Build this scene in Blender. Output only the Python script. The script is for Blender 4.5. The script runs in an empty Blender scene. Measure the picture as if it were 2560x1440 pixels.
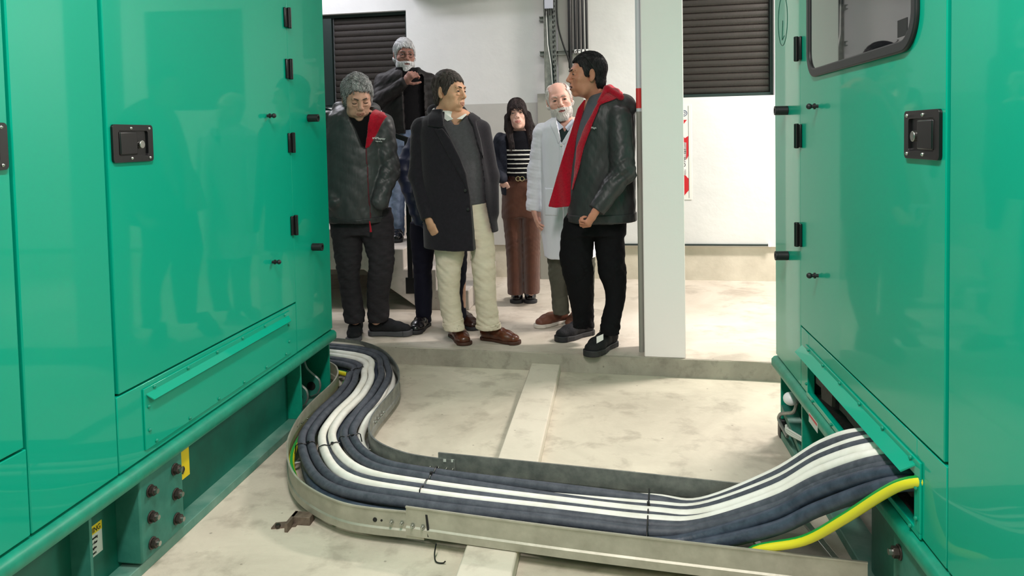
import bpy, bmesh, math, random
import numpy as np
from mathutils import Vector, Matrix
random.seed(7)
COL = bpy.context.scene.collection
PI = math.pi

# ---------------------------------------------------------------- camera frame
F, CX, CY, CH = 1900., 1280., 432., 1.44
_fy = np.array([1535-CX, 338-CY, F]); _fy /= np.linalg.norm(_fy)
_dn = np.array([2095-CX, 41000-CY, F]); _dn -= _dn.dot(_fy)*_fy; _dn /= np.linalg.norm(_dn)
_xr = np.cross(_fy, -_dn)
RM = np.array([_xr, _fy, -_dn])
CAM = np.array([0, 0, CH])
def W(px, py, Y):
    """world point on the upright plane y = Y"""
    d = RM @ np.array([px-CX, py-CY, F]); return CAM + d*(Y/d[1])
def G(px, py, z):
    """world point on the level z"""
    d = RM @ np.array([px-CX, py-CY, F]); return CAM + d*((z-CH)/d[2])

sc = bpy.context.scene
cd = bpy.data.cameras.new('camera'); cam = bpy.data.objects.new('camera', cd); COL.objects.link(cam)
cd.sensor_fit = 'HORIZONTAL'; cd.sensor_width = 36; cd.lens = 36*F/2560; cd.shift_y = -(720-CY)/2560
cd.clip_start = .02
r_, u_, b_ = RM @ [1, 0, 0], RM @ [0, -1, 0], RM @ [0, 0, -1]
cam.matrix_world = Matrix(((r_[0], u_[0], b_[0], 0), (r_[1], u_[1], b_[1], 0), (r_[2], u_[2], b_[2], CH), (0, 0, 0, 1)))
sc.camera = cam
sc.view_settings.view_transform = 'Standard'; sc.view_settings.look = 'None'
sc.cycles.max_bounces = 8; sc.view_settings.gamma = 1; sc.view_settings.exposure = .04

# ---------------------------------------------------------------- materials
def s2l(c):
    return tuple(((x/255)/12.92 if x/255 <= .04045 else ((x/255+.055)/1.055)**2.4) for x in c)
def mat(name, rgb, rough=.5, metal=0., bump=0., bscale=30., var=0., vscale=4., coat=0., spec=.5, stretch=None, sheen=0., rgb2=None, detail=4, extra=None, crough=.08):
    m = bpy.data.materials.new(name); m.use_nodes = True
    nt = m.node_tree; N = nt.nodes; L = nt.links
    b = N['Principled BSDF']
    c = s2l(rgb)
    b.inputs['Base Color'].default_value = (*c, 1)
    b.inputs['Roughness'].default_value = rough; b.inputs['Metallic'].default_value = metal
    b.inputs['Specular IOR Level'].default_value = spec
    b.inputs['Coat Weight'].default_value = coat; b.inputs['Coat Roughness'].default_value = crough
    if sheen: b.inputs['Sheen Weight'].default_value = sheen
    tc = N.new('ShaderNodeTexCoord'); mp = N.new('ShaderNodeMapping')
    L.new(tc.outputs['Object'], mp.inputs[0])
    if stretch: mp.inputs['Scale'].default_value = stretch
    if var or rgb2:
        n = N.new('ShaderNodeTexNoise'); n.inputs['Scale'].default_value = vscale; n.inputs['Detail'].default_value = detail
        n.inputs['Roughness'].default_value = .6
        L.new(mp.outputs[0], n.inputs['Vector'])
        r = N.new('ShaderNodeValToRGB'); r.color_ramp.elements[0].position = .32; r.color_ramp.elements[1].position = .68
        c2 = s2l(rgb2) if rgb2 else tuple(min(1, x*(1+var)) for x in c)
        c1 = c if rgb2 else tuple(x*(1-var) for x in c)
        r.color_ramp.elements[0].color = (*c1, 1); r.color_ramp.elements[1].color = (*c2, 1)
        L.new(n.outputs['Fac'], r.inputs[0]); L.new(r.outputs[0], b.inputs['Base Color'])
    if bump:
        n = N.new('ShaderNodeTexNoise'); n.inputs['Scale'].default_value = bscale; n.inputs['Detail'].default_value = 5
        L.new(mp.outputs[0], n.inputs['Vector'])
        bp = N.new('ShaderNodeBump'); bp.inputs['Strength'].default_value = min(1, bump); bp.inputs['Distance'].default_value = .01
        L.new(n.outputs['Fac'], bp.inputs['Height']); L.new(bp.outputs[0], b.inputs['Normal'])
    if extra: extra(m, N, L, b, tc, mp)
    return m

def concrete(name, ca, cb, stain, scale=1.1, rough=.55, bumps=.25):
    m = bpy.data.materials.new(name); m.use_nodes = True
    N = m.node_tree.nodes; L = m.node_tree.links; b = N['Principled BSDF']
    b.inputs['Roughness'].default_value = rough
    tc = N.new('ShaderNodeTexCoord')
    def noise(s, d, dist=0):
        n = N.new('ShaderNodeTexNoise'); n.inputs['Scale'].default_value = s; n.inputs['Detail'].default_value = d
        n.inputs['Distortion'].default_value = dist; n.inputs['Roughness'].default_value = .62
        L.new(tc.outputs['Object'], n.inputs['Vector']); return n
    def ramp(a, bb, p0, p1):
        r = N.new('ShaderNodeValToRGB'); e = r.color_ramp.elements
        e[0].position = p0; e[1].position = p1; e[0].color = (*a, 1); e[1].color = (*bb, 1); return r
    n1 = noise(scale, 6, .6); r1 = ramp(s2l(ca), s2l(cb), .35, .66); L.new(n1.outputs['Fac'], r1.inputs[0])
    n2 = noise(scale*5, 9, .25); r2 = ramp((1, 1, 1), (0, 0, 0), .34, .48); L.new(n2.outputs['Fac'], r2.inputs[0])
    mx = N.new('ShaderNodeMix'); mx.data_type = 'RGBA'
    ml = N.new('ShaderNodeMath'); ml.operation = 'MULTIPLY'; ml.inputs[1].default_value = .42
    L.new(r2.outputs[0], ml.inputs[0]); L.new(ml.outputs[0], mx.inputs['Factor'])
    L.new(r1.outputs[0], mx.inputs['A']); mx.inputs['B'].default_value = (*s2l(stain), 1)
    # small dark pits
    v = N.new('ShaderNodeTexVoronoi'); v.inputs['Scale'].default_value = 9; v.inputs['Randomness'].default_value = 1
    L.new(tc.outputs['Object'], v.inputs['Vector'])
    r3 = ramp((1, 1, 1), (0, 0, 0), .035, .06); L.new(v.outputs['Distance'], r3.inputs[0])
    m3 = N.new('ShaderNodeMath'); m3.operation = 'MULTIPLY'; m3.inputs[1].default_value = .5; L.new(r3.outputs[0], m3.inputs[0])
    mx2 = N.new('ShaderNodeMix'); mx2.data_type = 'RGBA'
    L.new(m3.outputs[0], mx2.inputs['Factor']); L.new(mx.outputs['Result'], mx2.inputs['A']); mx2.inputs['B'].default_value = (*[x*.5 for x in s2l(stain)], 1)
    L.new(mx2.outputs['Result'], b.inputs['Base Color'])
    n4 = noise(26, 6); bp = N.new('ShaderNodeBump'); bp.inputs['Strength'].default_value = bumps; bp.inputs['Distance'].default_value = .01
    L.new(n4.outputs['Fac'], bp.inputs['Height']); L.new(bp.outputs[0], b.inputs['Normal'])
    return m

M = {}
M['green'] = mat('green_enamel', (0, 157, 129), .34, spec=.1, coat=.32, crough=.04, bump=.02, bscale=300)
M['green_rail'] = mat('green_enamel_worn', (0, 134, 108), .42, var=.12, vscale=20, bump=.08, bscale=60)
M['green_skid'] = mat('green_skid_dusty', (28, 100, 86), .55, rgb2=(50, 120, 104), vscale=9, bump=.1, bscale=40)
M['green_flange'] = mat('green_flange_dusty', (52, 118, 102), .6, rgb2=(112, 148, 134), vscale=5, bump=.1, bscale=40)
M['green_web'] = mat('green_beam_web', (0, 92, 76), .5, var=.2, vscale=6)
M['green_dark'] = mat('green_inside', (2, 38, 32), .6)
M['black_plastic'] = mat('black_plastic', (14, 14, 16), .32)
M['rubber'] = mat('black_rubber', (24, 24, 27), .5)
M['foam'] = mat('dark_foam', (84, 68, 64), .9, bump=.5, bscale=60, var=.3, vscale=8)
M['steel'] = mat('zinc_steel', (176, 178, 172), .32, 1, var=.2, vscale=25)
M['galv'] = mat('galvanised_sheet', (170, 166, 152), .52, .6, rgb2=(192, 188, 174), vscale=14, bump=.04, bscale=90)
M['galvold'] = mat('dull_galvanised', (120, 124, 122), .45, .7, rgb2=(156, 158, 152), vscale=20, bump=.06, bscale=90)
M['bolt'] = mat('dark_bolt', (70, 62, 58), .4, .7, var=.3, vscale=60)
M['rust'] = mat('rusty_bracket', (92, 78, 68), .7, .3, rgb2=(128, 112, 98), vscale=40)
M['cable'] = mat('black_cable_jacket', (62, 66, 76), .55, rgb2=(84, 88, 98), vscale=30, bump=.12, bscale=120, spec=.35)
M['cableb'] = mat('bluish_cable_jacket', (44, 52, 66), .45, rgb2=(66, 76, 92), vscale=25, bump=.1, bscale=120, spec=.4)
M['cablew'] = mat('white_cable_jacket', (226, 222, 212), .45, rgb2=(244, 242, 236), vscale=12, spec=.4)
M['tie'] = mat('cable_tie', (12, 12, 14), .4)
def yg(m, N, L, b, tc, mp):
    pass
M['yellow'] = mat('yellow_jacket', (222, 214, 40), .4)
M['greenstripe'] = mat('green_stripe', (30, 150, 60), .4)
M['white'] = mat('white_plastic', (232, 232, 232), .4)
M['ylabel'] = mat('yellow_label', (214, 188, 20), .5)
M['wlabel'] = mat('white_label', (196, 200, 192), .6)
M['ink'] = mat('black_ink', (18, 18, 20), .6)
M['red'] = mat('red_print', (196, 28, 40), .5)
M['blue'] = mat('blue_print', (40, 60, 110), .5)
M['glass'] = mat('tinted_glass', (26, 27, 32), .03, spec=.6, coat=1.0, crough=.01)
M['wall'] = mat('painted_plaster_white', (212, 212, 212), .62, rgb2=(222, 222, 221), vscale=1.5, bump=.6, bscale=6)
M['wallg'] = mat('painted_plaster_grey', (178, 176, 172), .7, rgb2=(188, 186, 182), vscale=1.5, bump=.3, bscale=9)
M['plinth'] = mat('plinth_plaster', (214, 206, 190), .8, rgb2=(196, 188, 172), vscale=5, bump=.3, bscale=15)
M['pillar'] = mat('pillar_paint', (250, 240, 241), .6, bump=.2, bscale=14)
M['greybox'] = mat('grey_paint', (150, 148, 140), .6)
M['ceil'] = mat('ceiling_paint', (225, 225, 222), .8)
M['winframe'] = mat('dark_green_frame', (20, 38, 36), .45)
M['shutter'] = mat('brown_black_slats', (52, 46, 43), .45, var=.15, vscale=3)
M['mesh'] = mat('black_mesh', (8, 8, 9), .6)
M['floor'] = concrete('pit_concrete', (180, 172, 156), (214, 206, 188), (132, 122, 108), 1.3)
M['slab'] = concrete('platform_concrete', (182, 172, 158), (212, 204, 192), (132, 122, 110), .9)
M['edge'] = concrete('rough_slab_edge', (142, 134, 122), (168, 160, 146), (112, 106, 96), 3)
M['curb'] = concrete('pale_curb_concrete', (206, 198, 182), (218, 210, 194), (160, 150, 136), 1.5)
M['stair'] = concrete('stair_concrete', (176, 168, 160), (196, 188, 180), (140, 132, 124), 2)

# ---------------------------------------------------------------- mesh helpers
def setp(o, label=None, cat=None, group=None, kind=None):
    if label: o['label'] = label
    if cat: o['category'] = cat
    if group: o['group'] = group
    if kind: o['kind'] = kind
    return o
def empty(name, loc, label, cat, group=None):
    o = bpy.data.objects.new(name, None); COL.objects.link(o); o.location = loc
    o.empty_display_size = .1
    return setp(o, label, cat, group)
def wloc(o):
    v = Vector((0, 0, 0))
    while o is not None: v += o.location; o = o.parent
    return v
def link(name, me, parent=None, mats=(), loc=None):
    o = bpy.data.objects.new(name, me); COL.objects.link(o)
    for m in mats: me.materials.append(m)
    if parent is not None: o.parent = parent
    return o
class MB:
    """collects shapes (world coordinates) for one mesh"""
    def __init__(s): s.bm = bmesh.new(); s.mi = 0
    def _face(s, vs):
        try: f = s.bm.faces.new(vs); f.material_index = s.mi; return f
        except ValueError: return None
    def hexa(s, p):
        v = [s.bm.verts.new(tuple(q)) for q in p]
        for f in ((0, 3, 2, 1), (4, 5, 6, 7), (0, 1, 5, 4), (1, 2, 6, 5), (2, 3, 7, 6), (3, 0, 4, 7)): s._face([v[i] for i in f])
        return s
    def box(s, x0, x1, y0, y1, z0, z1, fn=None):
        p = [(x0, y0, z0), (x1, y0, z0), (x1, y1, z0), (x0, y1, z0), (x0, y0, z1), (x1, y0, z1), (x1, y1, z1), (x0, y1, z1)]
        return s.hexa([fn(*q) if fn else q for q in p])
    def prism(s, poly, h0, h1, fn):
        """poly of (a,b); fn(a,b,h) -> world"""
        A = [s.bm.verts.new(tuple(fn(a, b, h0))) for a, b in poly]; B = [s.bm.verts.new(tuple(fn(a, b, h1))) for a, b in poly]
        n = len(poly); s._face(A[::-1]); s._face(B)
        for i in range(n): s._face([A[i], A[(i+1) % n], B[(i+1) % n], B[i]])
        return s
    def ringprism(s, outer, inner, h0, h1, fn):
        n = len(outer); vs = [[s.bm.verts.new(tuple(fn(a, b, h))) for a, b in P] for P, h in ((outer, h0), (inner, h0), (outer, h1), (inner, h1))]
        for i in range(n):
            j = (i+1) % n
            s._face([vs[0][i], vs[0][j], vs[2][j], vs[2][i]]); s._face([vs[1][j], vs[1][i], vs[3][i], vs[3][j]])
            s._face([vs[2][i], vs[2][j], vs[3][j], vs[3][i]]); s._face([vs[0][j], vs[0][i], vs[1][i], vs[1][j]])
        return s
    def tube(s, pts, r, n=10, cap=True, closed=False, squash=None):
        pts = [Vector(tuple(p)) for p in pts]; m = len(pts)
        rr = r if hasattr(r, '__len__') else [r]*m
        T = []
        for i in range(m):
            a = pts[i-1] if (i > 0 or closed) else pts[i]; b = pts[(i+1) % m] if (i < m-1 or closed) else pts[i]
            T.append((b-a).normalized())
        up = Vector((0, 0, 1)) if abs(T[0].z) < .9 else Vector((1, 0, 0))
        u = T[0].cross(up).normalized(); rings = []
        for i in range(m):
            u = (u - T[i]*u.dot(T[i])).normalized(); v = T[i].cross(u)
            rings.append([s.bm.verts.new(pts[i]+(u*math.cos(2*PI*k/n)+v*math.sin(2*PI*k/n)*(squash or 1))*rr[i]) for k in range(n)])
        for i in range(m if closed else m-1):
            A, B = rings[i], rings[(i+1) % m]
            for k in range(n): s._face([A[k], A[(k+1) % n], B[(k+1) % n], B[k]])
        if cap and not closed: s._face(rings[0][::-1]); s._face(rings[-1])
        return s
    def sphere(s, c, r, n=10, sc=(1, 1, 1), rot=None):
        mtx = Matrix.Translation(Vector(tuple(c))) @ (rot or Matrix.Identity(4)) @ Matrix.Diagonal((r*sc[0], r*sc[1], r*sc[2], 1))
        g = bmesh.ops.create_uvsphere(s.bm, u_segments=n*2, v_segments=n, radius=1, matrix=mtx)
        for v in g['verts']:
            for f in v.link_faces: f.material_index = s.mi
        return s
    def build(s, name, mats, parent=None, bevel=0, smooth=35, seg=2):
        if not isinstance(mats, (list, tuple)): mats = [mats]
        bmesh.ops.recalc_face_normals(s.bm, faces=s.bm.faces)
        base = wloc(parent) if parent is not None else Vector((0, 0, 0))
        own = Vector((0, 0, 0))
        if parent is None:
            vs = [v.co for v in s.bm.verts]
            own = Vector(((min(v.x for v in vs)+max(v.x for v in vs))/2, (min(v.y for v in vs)+max(v.y for v in vs))/2, min(v.z for v in vs)))
        for v in s.bm.verts: v.co -= base+own
        a = math.radians(smooth)
        for f in s.bm.faces: f.smooth = True
        for e in s.bm.edges:
            if len(e.link_faces) == 2: e.smooth = e.calc_face_angle(0) < a
        me = bpy.data.meshes.new(name); s.bm.to_mesh(me); s.bm.free()
        o = link(name, me, parent, mats); o.location = own
        if bevel:
            bv = o.modifiers.new('bevel', 'BEVEL'); bv.width = bevel; bv.segments = seg; bv.limit_method = 'ANGLE'; bv.angle_limit = math.radians(40)
        return o
def struct(name, mb, m, **k):
    o = mb.build(name, m, **k); o['kind'] = 'structure'; return o
def rrect(a0, a1, b0, b1, r, n=6):
    P = []
    for (ca, cb, t0) in ((a1-r, b1-r, 0), (a0+r, b1-r, 90), (a0+r, b0+r, 180), (a1-r, b0+r, 270)):
        for i in range(n+1):
            t = math.radians(t0+90*i/n); P.append((ca+r*math.cos(t), cb+r*math.sin(t)))
    return P
def catmull(P, sub=6):
    P = [np.array(p, float) for p in P]; out = []
    Q = [2*P[0]-P[1]]+P+[2*P[-1]-P[-2]]
    for i in range(1, len(Q)-2):
        for k in range(sub):
            t = k/sub
            out.append(.5*((2*Q[i])+(Q[i+1]-Q[i-1])*t+(2*Q[i-1]-5*Q[i]+4*Q[i+1]-Q[i+2])*t*t+(3*Q[i]-Q[i-1]-3*Q[i+1]+Q[i+2])*t**3))
    out.append(P[-1]); return out
def textmesh(name, s, size, fn, m, parent, thick=.0006, spacing=1.0):
    """flat lettering; fn(a,b,h) -> world"""
    cu = bpy.data.curves.new(name, 'FONT'); cu.body = s; cu.size = size; cu.extrude = thick; cu.space_character = spacing
    cu.resolution_u = 3
    ob = bpy.data.objects.new('tmp', cu); COL.objects.link(ob)
    dg = bpy.context.evaluated_depsgraph_get(); me = bpy.data.meshes.new_from_object(ob.evaluated_get(dg))
    bpy.data.objects.remove(ob); bpy.data.curves.remove(cu)
    base = wloc(parent)
    for v in me.vertices:
        p = fn(v.co.x, v.co.y, v.co.z); v.co = Vector(tuple(p))-base
    me.name = name; me.materials.clear()
    return link(name, me, parent, [m])
# ================================================================ SETTING
SL = .106                                    # height of the platform above the pit floor
def yw(x, off=0): return 7.045-.06*x-off     # back wall line
def ye(x): return 4.578-.083*x               # platform edge line
X0, X1 = -5.2, 5.2
struct('floor', MB().box(X0, X1, -3.6, 8.4, -.2, 0), M['floor'])
# raised platform: top and rough front edge
mb = MB(); n = 40
struct('floor_platform', MB().hexa([(X0, ye(X0)+.004, 0), (X1, ye(X1)+.004, 0), (X1, 8.2, 0), (X0, 8.2, 0), (X0, ye(X0)+.004, SL), (X1, ye(X1)+.004, SL), (X1, 8.2, SL), (X0, 8.2, SL)]), M['slab'])
mb = MB()
for side in (0,):
    top = []; bot = []; 
    for i in range(n+1):
        x = -2.6+5.4*i/n; j = random.uniform(-.006, .006)
        top.append(mb.bm.verts.new((x, ye(x)+j-.002, SL-.004+random.uniform(-.002, .002)))); bot.append(mb.bm.verts.new((x, ye(x)-.02+j*.5, 0)))
    back = [mb.bm.verts.new((t.co.x, t.co.y+.012, SL+.0012)) for t in top]
    for i in range(n): mb._face([bot[i], bot[i+1], top[i+1], top[i]]); mb._face([top[i], top[i+1], back[i+1], back[i]])
struct('trim_2', mb, M['edge'])
# pale concrete curb running down the pit under the tray
mb = MB(); pts = [(-.516, -3.5), (-.33, -3.5), (-.342, ye(-.34)), (-.53, ye(-.53))]
mb.hexa([(x, y, 0) for x, y in pts]+[(x+(.004 if i in (0, 3) else -.004), y, .042) for i, (x, y) in enumerate(pts)])
struct('trim_1', mb, M['curb'], bevel=.006)
# back wall with two shuttered window openings
def wbox(mb, x0, x1, o0, o1, z0, z1):
    return mb.hexa([(x0, yw(x0, o0), z0), (x1, yw(x1, o0), z0), (x1, yw(x1, o1), z0), (x0, yw(x0, o1), z0),
                    (x0, yw(x0, o0), z1), (x1, yw(x1, o0), z1), (x1, yw(x1, o1), z1), (x0, yw(x0, o1), z1)])
ZC = 3.5
A0, A1, B0, B1, ZS, ZT = -2.86, -1.965, .42, 1.405, 1.765, 2.68
mb = MB()
wbox(mb, X0, A0, 0, -.35, .42, ZC); wbox(mb, A0, A1, 0, -.35, .42, ZS); wbox(mb, A0, A1, 0, -.35, ZT, ZC)
wbox(mb, A1, B0, 0, -.35, .42, ZC); wbox(mb, B0, B1, 0, -.35, .42, ZS); wbox(mb, B0, B1, 0, -.35, 2.74, ZC); wbox(mb, B1, X1, 0, -.35, .42, ZC)
struct('wall_back', mb, M['wall'])
mb = MB(); wbox(mb, X0, X1, -.028, -.35, 0, .42); struct('baseboard_back', mb, M['plinth'])
# grey painted dado on the stretch of wall behind the stairs and the column
mb = MB(); wbox(mb, A1+.12, -.70, .004, -.02, .42, ZS-.005); struct('trim_3', mb, M['wallg'])
mb = MB(); wbox(mb, -.70, -.27, .05, -.02, .08, 1.838); struct('trim_4', mb, M['greybox'], bevel=.004)
mb = MB(); wbox(mb, -.50, -.27, .045, -.02, 1.838, ZC); struct('trim_5', mb, M['wallg'], bevel=.004)
mb = MB().box(X0-.2, X0, -3.8, 8.6, 0, ZC); struct('wall_left', mb, M['wall'])
mb = MB().box(X1, X1+.2, -3.8, 8.6, 0, ZC); struct('wall_right', mb, M['wall'])
mb = MB().box(X0, X1, -3.8, -3.6, 0, ZC); struct('wall_front', mb, M['wall'])
mb = MB().box(X0-.2, X1+.2, -3.8, 8.6, ZC, ZC+.15); struct('ceiling', mb, M['ceil'])
# beam over the top left of the wall (its shaded underside closes the picture's top)
mb = MB(); wbox(mb, -1.95, -.70, .30, .0, 2.83, ZC); struct('trim_6', mb, M['wall'], bevel=.01)
# pillar at the platform edge
mb = MB().hexa([(.163, 4.572, SL), (.405, 4.552, SL), (.420, 4.80, SL), (.178, 4.82, SL), (.163, 4.572, ZC), (.405, 4.552, ZC), (.420, 4.80, ZC), (.178, 4.82, ZC)])
struct('pillar', mb, M['pillar'], bevel=.006)

def shutter(idx, x0, x1, z0, z1, frame_left):
    fr = MB()
    for a, b, c, d in ((x0, x0+.025, z0, z1), (x1-.025, x1, z0, z1), (x0+.025, x1-.025, z0, z0+.03), (x0+.025, x1-.025, z1-.03, z1)): wbox(fr, a, b, -.06, -.13, c, d)
    if frame_left: wbox(fr, x0+.025, x0+.11, -.05, -.1, z0+.03, z1-.03)
    w = struct('window_%d' % idx, fr, M['winframe'])
    sx0 = x0+(.12 if frame_left else .03)
    sl = MB(); k = int((z1-z0-.06)/.0575)
    for i in range(k):
        za = z0+.03+i*(z1-z0-.06)/k; zb = za+(z1-z0-.06)/k
        P = [(-.104, za), (-.099, za+.002), (-.092, za+.010), (-.0895, za+.026), (-.092, zb-.010), (-.099, zb-.003), (-.104, zb-.001)]
        A = [sl.bm.verts.new((sx0, yw(sx0, o), z)) for o, z in P]; B = [sl.bm.verts.new((x1-.03, yw(x1-.03, o), z)) for o, z in P]
        for j in range(6): sl._face([A[j], A[j+1], B[j+1], B[j]])
    wbox(sl, sx0, x1-.03, -.12, -.13, z0+.03, z1-.03)
    sl.build('shutter', M['shutter'], w)
    # fine insect mesh in front: thin vertical and horizontal wires
    ms = MB(); q = x0+.13 if frame_left else x0+.03
    while q < x1-.03: wbox(ms, q, q+.0012, -.071, -.072, z0+.03, z1-.03); q += .012
    ms.build('insect_mesh', M['mesh'], w)
shutter(1, A0, A1, ZS, ZT, True)
shutter(2, B0, B1, ZS, 2.74, False)

# horizontal conduit over the plinth at the right
r = empty('wall_conduit', (.7, yw(.7, .0), .43), 'thin dark conduit running level along the wall above the plinth at right', 'pipe')
MB().tube([(-.25, yw(-.25, .012), .432), (1.345, yw(1.345, .012), .438)], .0085, 10).build('pipe', M['winframe'], r)
MB().box(1.34, 1.365, yw(1.35, .03), yw(1.35, 0), .422, .455).build('end_clip', M['white'], r, bevel=.004)

# conduit running down the left flank of the pillar
r = empty('pillar_conduit', (.15, 4.70, SL), 'pale grey vertical conduit with red tape band on left side of pillar', 'pipe')
MB().tube([(.151, 4.68, SL), (.151, 4.68, ZC)], .016, 14).build('pipe', mat('pale_conduit', (206, 210, 216), .45), r)
MB().tube([(.151, 4.68, SL), (.151, 4.68, 1.58)], .0165, 14).build('lower_sleeve', M['greybox'], r)
MB().tube([(.151, 4.68, 1.60), (.151, 4.68, 1.72)], .0168, 14).build('tape_band', mat('red_tape', (214, 60, 60), .5), r)

# vertical steel cable channel on the wall
def wp(x, off, z): return (x, yw(x, off), z)
r = empty('vertical_cable_channel', wp(-.565, .06, 1.85), 'perforated steel cable channel standing upright on the wall left of the black pipes', 'cable tray')
mb = MB(); wbox(mb, -.622, -.510, .085, .082, 1.84, ZC); wbox(mb, -.622, -.618, .125, .085, 1.84, ZC); wbox(mb, -.514, -.510, .125, .085, 1.84, ZC)
mb.build('channel', M['galvold'], r)
mb = MB()
for i in range(34):
    z = 1.93+i*.045; wbox(mb, -.545, -.533, .0868, .0855, z, z+.026); wbox(mb, -.528, -.520, .0868, .0855, z+.012, z+.03)
mb.build('slots', M['black_plastic'], r)['kind'] = 'stuff'
mb = MB(); wbox(mb, -.612, -.532, .13, .09, 2.60, 2.76)
mb.build('junction_block', mat('pale_lilac_plastic', (196, 198, 214), .5), r, bevel=.004)
mb = MB()
for i in range(4): mb.tube([wp(-.602+i*.02, .135, 2.60), wp(-.604+i*.02, .12, 2.54)], .005, 6)
mb.build('terminals', M['black_plastic'], r)
for (x, z0, z1, nm, c) in ((-.598, 1.9, 2.58, 'pale', M['white']), (-.585, 1.9, 2.58, 'green', M['winframe'])):
    o = MB().tube([wp(x, .10, z1), wp(x+.01, .115, z1-.3), wp(x+.035, .10, z0+.2), wp(x+.05, .1, z0-.04)], .005, 8).build('hanging_wire', c, r)
for i, z in enumerate((2.522, 2.205)):
    lab = 'upper slotted steel strut bracket left of the cable channel' if i == 0 else 'lower slotted steel strut bracket holding the black pipes to the wall'
    x1 = -.61 if i == 0 else -.225
    r = empty('strut_bracket', wp(-.66, 0, z), lab, 'bracket')
    mb = MB(); wbox(mb, -.668, x1, .075 if i else .08, 0, z-.021, z-.014); wbox(mb, -.668, x1, .075, .0, z+.014, z+.021); wbox(mb, -.668, x1, .022, 0, z-.016, z+.016)
    mb.build('strut', M['galvold'], r)
# five black pipes
for i in range(5):
    x = -.372+i*.034 + (.004 if i else -.012); rad = .018 if i == 0 else .0125
    lab = ['thickest black pipe, leftmost of the five upright pipes on the wall', 'second black pipe from the left in the row of upright pipes',
           'middle black pipe in the row of five upright pipes', 'fourth black pipe from the left in the row of upright pipes', 'rightmost black pipe of the upright row on the wall'][i]
    r = empty('black_pipe', wp(x, .10, 2.19), lab, 'pipe', 'upright black pipes on the wall')
    MB().tube([wp(x, .10, 2.2 if i else 2.06), wp(x, .10, ZC)], rad, 12).build('pipe', M['black_plastic'], r)
    if i: mb = MB(); wbox(mb, x-.011, x+.011, .122, .075, 2.19, 2.222); mb.build('white_clip', M['white'], r, bevel=.003)
r = MB().tube(catmull([wp(-.475, .13, 3.2), wp(-.495, .13, 2.75), wp(-.50, .13, 2.58), wp(-.485, .13, 2.42), wp(-.445, .13, 2.27), wp(-.40, .125, 2.14), wp(-.385, .12, 2.02), wp(-.385, .12, 1.9)], 8), .0075, 8).build('black_cable', M['black_plastic'])
setp(r, 'slack black cable curving from the ceiling down to the upright pipes', 'cable')

# warning sign half hidden behind the pillar
r = empty('wall_sign', wp(.56, .006, .845), 'white board with red band and dark upright lettering, half hidden by the pillar', 'sign')
mb = MB(); wbox(mb, .43, .690, .006, 0, .845, 1.70); mb.build('board', mat('sign_white', (226, 226, 222), .45), r)
def sg(name, poly, m):
    mb = MB(); mb.prism(poly, .0062, .0082, lambda a, b, h: wp(a, h, b)); mb.build(name, m, r)
sg('border', [(.664, .86), (.666, .86), (.666, 1.69), (.664, 1.69)], M['ink'])
sg('red_corner', [(.60, 1.565), (.652, 1.565), (.60, 1.50)], M['red'])
sg('red_shape', [(.57, 1.42), (.618, 1.42), (.632, 1.40), (.662, 1.42), (.662, 1.24), (.64, 1.20), (.57, 1.18)], M['red'])
sg('red_shape', [(.57, 1.12), (.64, 1.12), (.64, 1.06), (.655, 1.04), (.662, 1.04), (.662, .93), (.62, .88), (.57, .86)], M['red'])
sg('white_plate', [(.575, 1.09), (.642, 1.06), (.645, 1.36), (.60, 1.37)], M['white'])
textmesh('lettering', 'URI', .06, lambda a, b, h: wp(.636-b*.8, .0095+h, 1.14+a*.95), M['ink'], r)
textmesh('lettering', 'IS1', .045, lambda a, b, h: wp(.640-b*.8, .0095+h, 1.26+a*.9), M['ink'], r)
mb = MB(); c = (.628, 1.625)
mb.ringprism([(c[0]+.027*math.cos(t*PI/12), c[1]+.027*math.sin(t*PI/12)) for t in range(24)], [(c[0]+.022*math.cos(t*PI/12), c[1]+.022*math.sin(t*PI/12)) for t in range(24)], .0062, .008, lambda a, b, h: wp(a, h, b))
mb.ringprism([(c[0]+.013*math.cos(t*PI/12), c[1]+.013*math.sin(t*PI/12)) for t in range(2, 23)]+[(c[0]+.013, c[1])]*3, [(c[0]+.009*math.cos(t*PI/12), c[1]+.009*math.sin(t*PI/12)) for t in range(2, 23)]+[(c[0]+.009, c[1])]*3, .0062, .008, lambda a, b, h: wp(a, h, b))
mb.build('round_emblem', M['blue'], r)

# concrete stairs climbing to the left, sawtooth slab with an open space below
YF = 5.74
mb = MB()
P = [(-1.13, SL), (-1.13, .265), (-1.385, .265), (-1.385, .425), (-1.645, .425), (-1.645, .585), (-1.905, .585), (-1.905, .745), (-3.3, .745), (-3.3, .42), (-1.97, .42), (-1.52, SL)]
mb.prism(P, YF, 0, lambda a, b, h: (a, h if h else yw(a, 0), b))
stairs = struct('stairs', mb, M['stair'], bevel=.008)
setp(stairs, 'grey concrete stair flight rising to the left against the back wall', 'stairs')
r = empty('stair_handrail', (-1.585, YF-.02, .30), 'black square handrail post bolted to the side of the concrete stairs', 'handrail')
MB().box(-1.585-.020, -1.585+.020, YF-.035, YF-.005, .36, 1.45).build('post', M['black_plastic'], r, bevel=.002)
MB().box(-1.585-.045, -1.585+.042, YF-.012, YF+.002, .235, .36).build('base_plate', M['black_plastic'], r, bevel=.002)
MB().hexa([(-1.565, YF-.04, 1.41), (-1.565, YF, 1.41), (-2.6, YF, 1.80), (-2.6, YF-.04, 1.80), (-1.565, YF-.04, 1.45), (-1.565, YF, 1.45), (-2.6, YF, 1.84), (-2.6, YF-.04, 1.84)]).build('top_rail', M['black_plastic'], r, bevel=.002)

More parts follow.
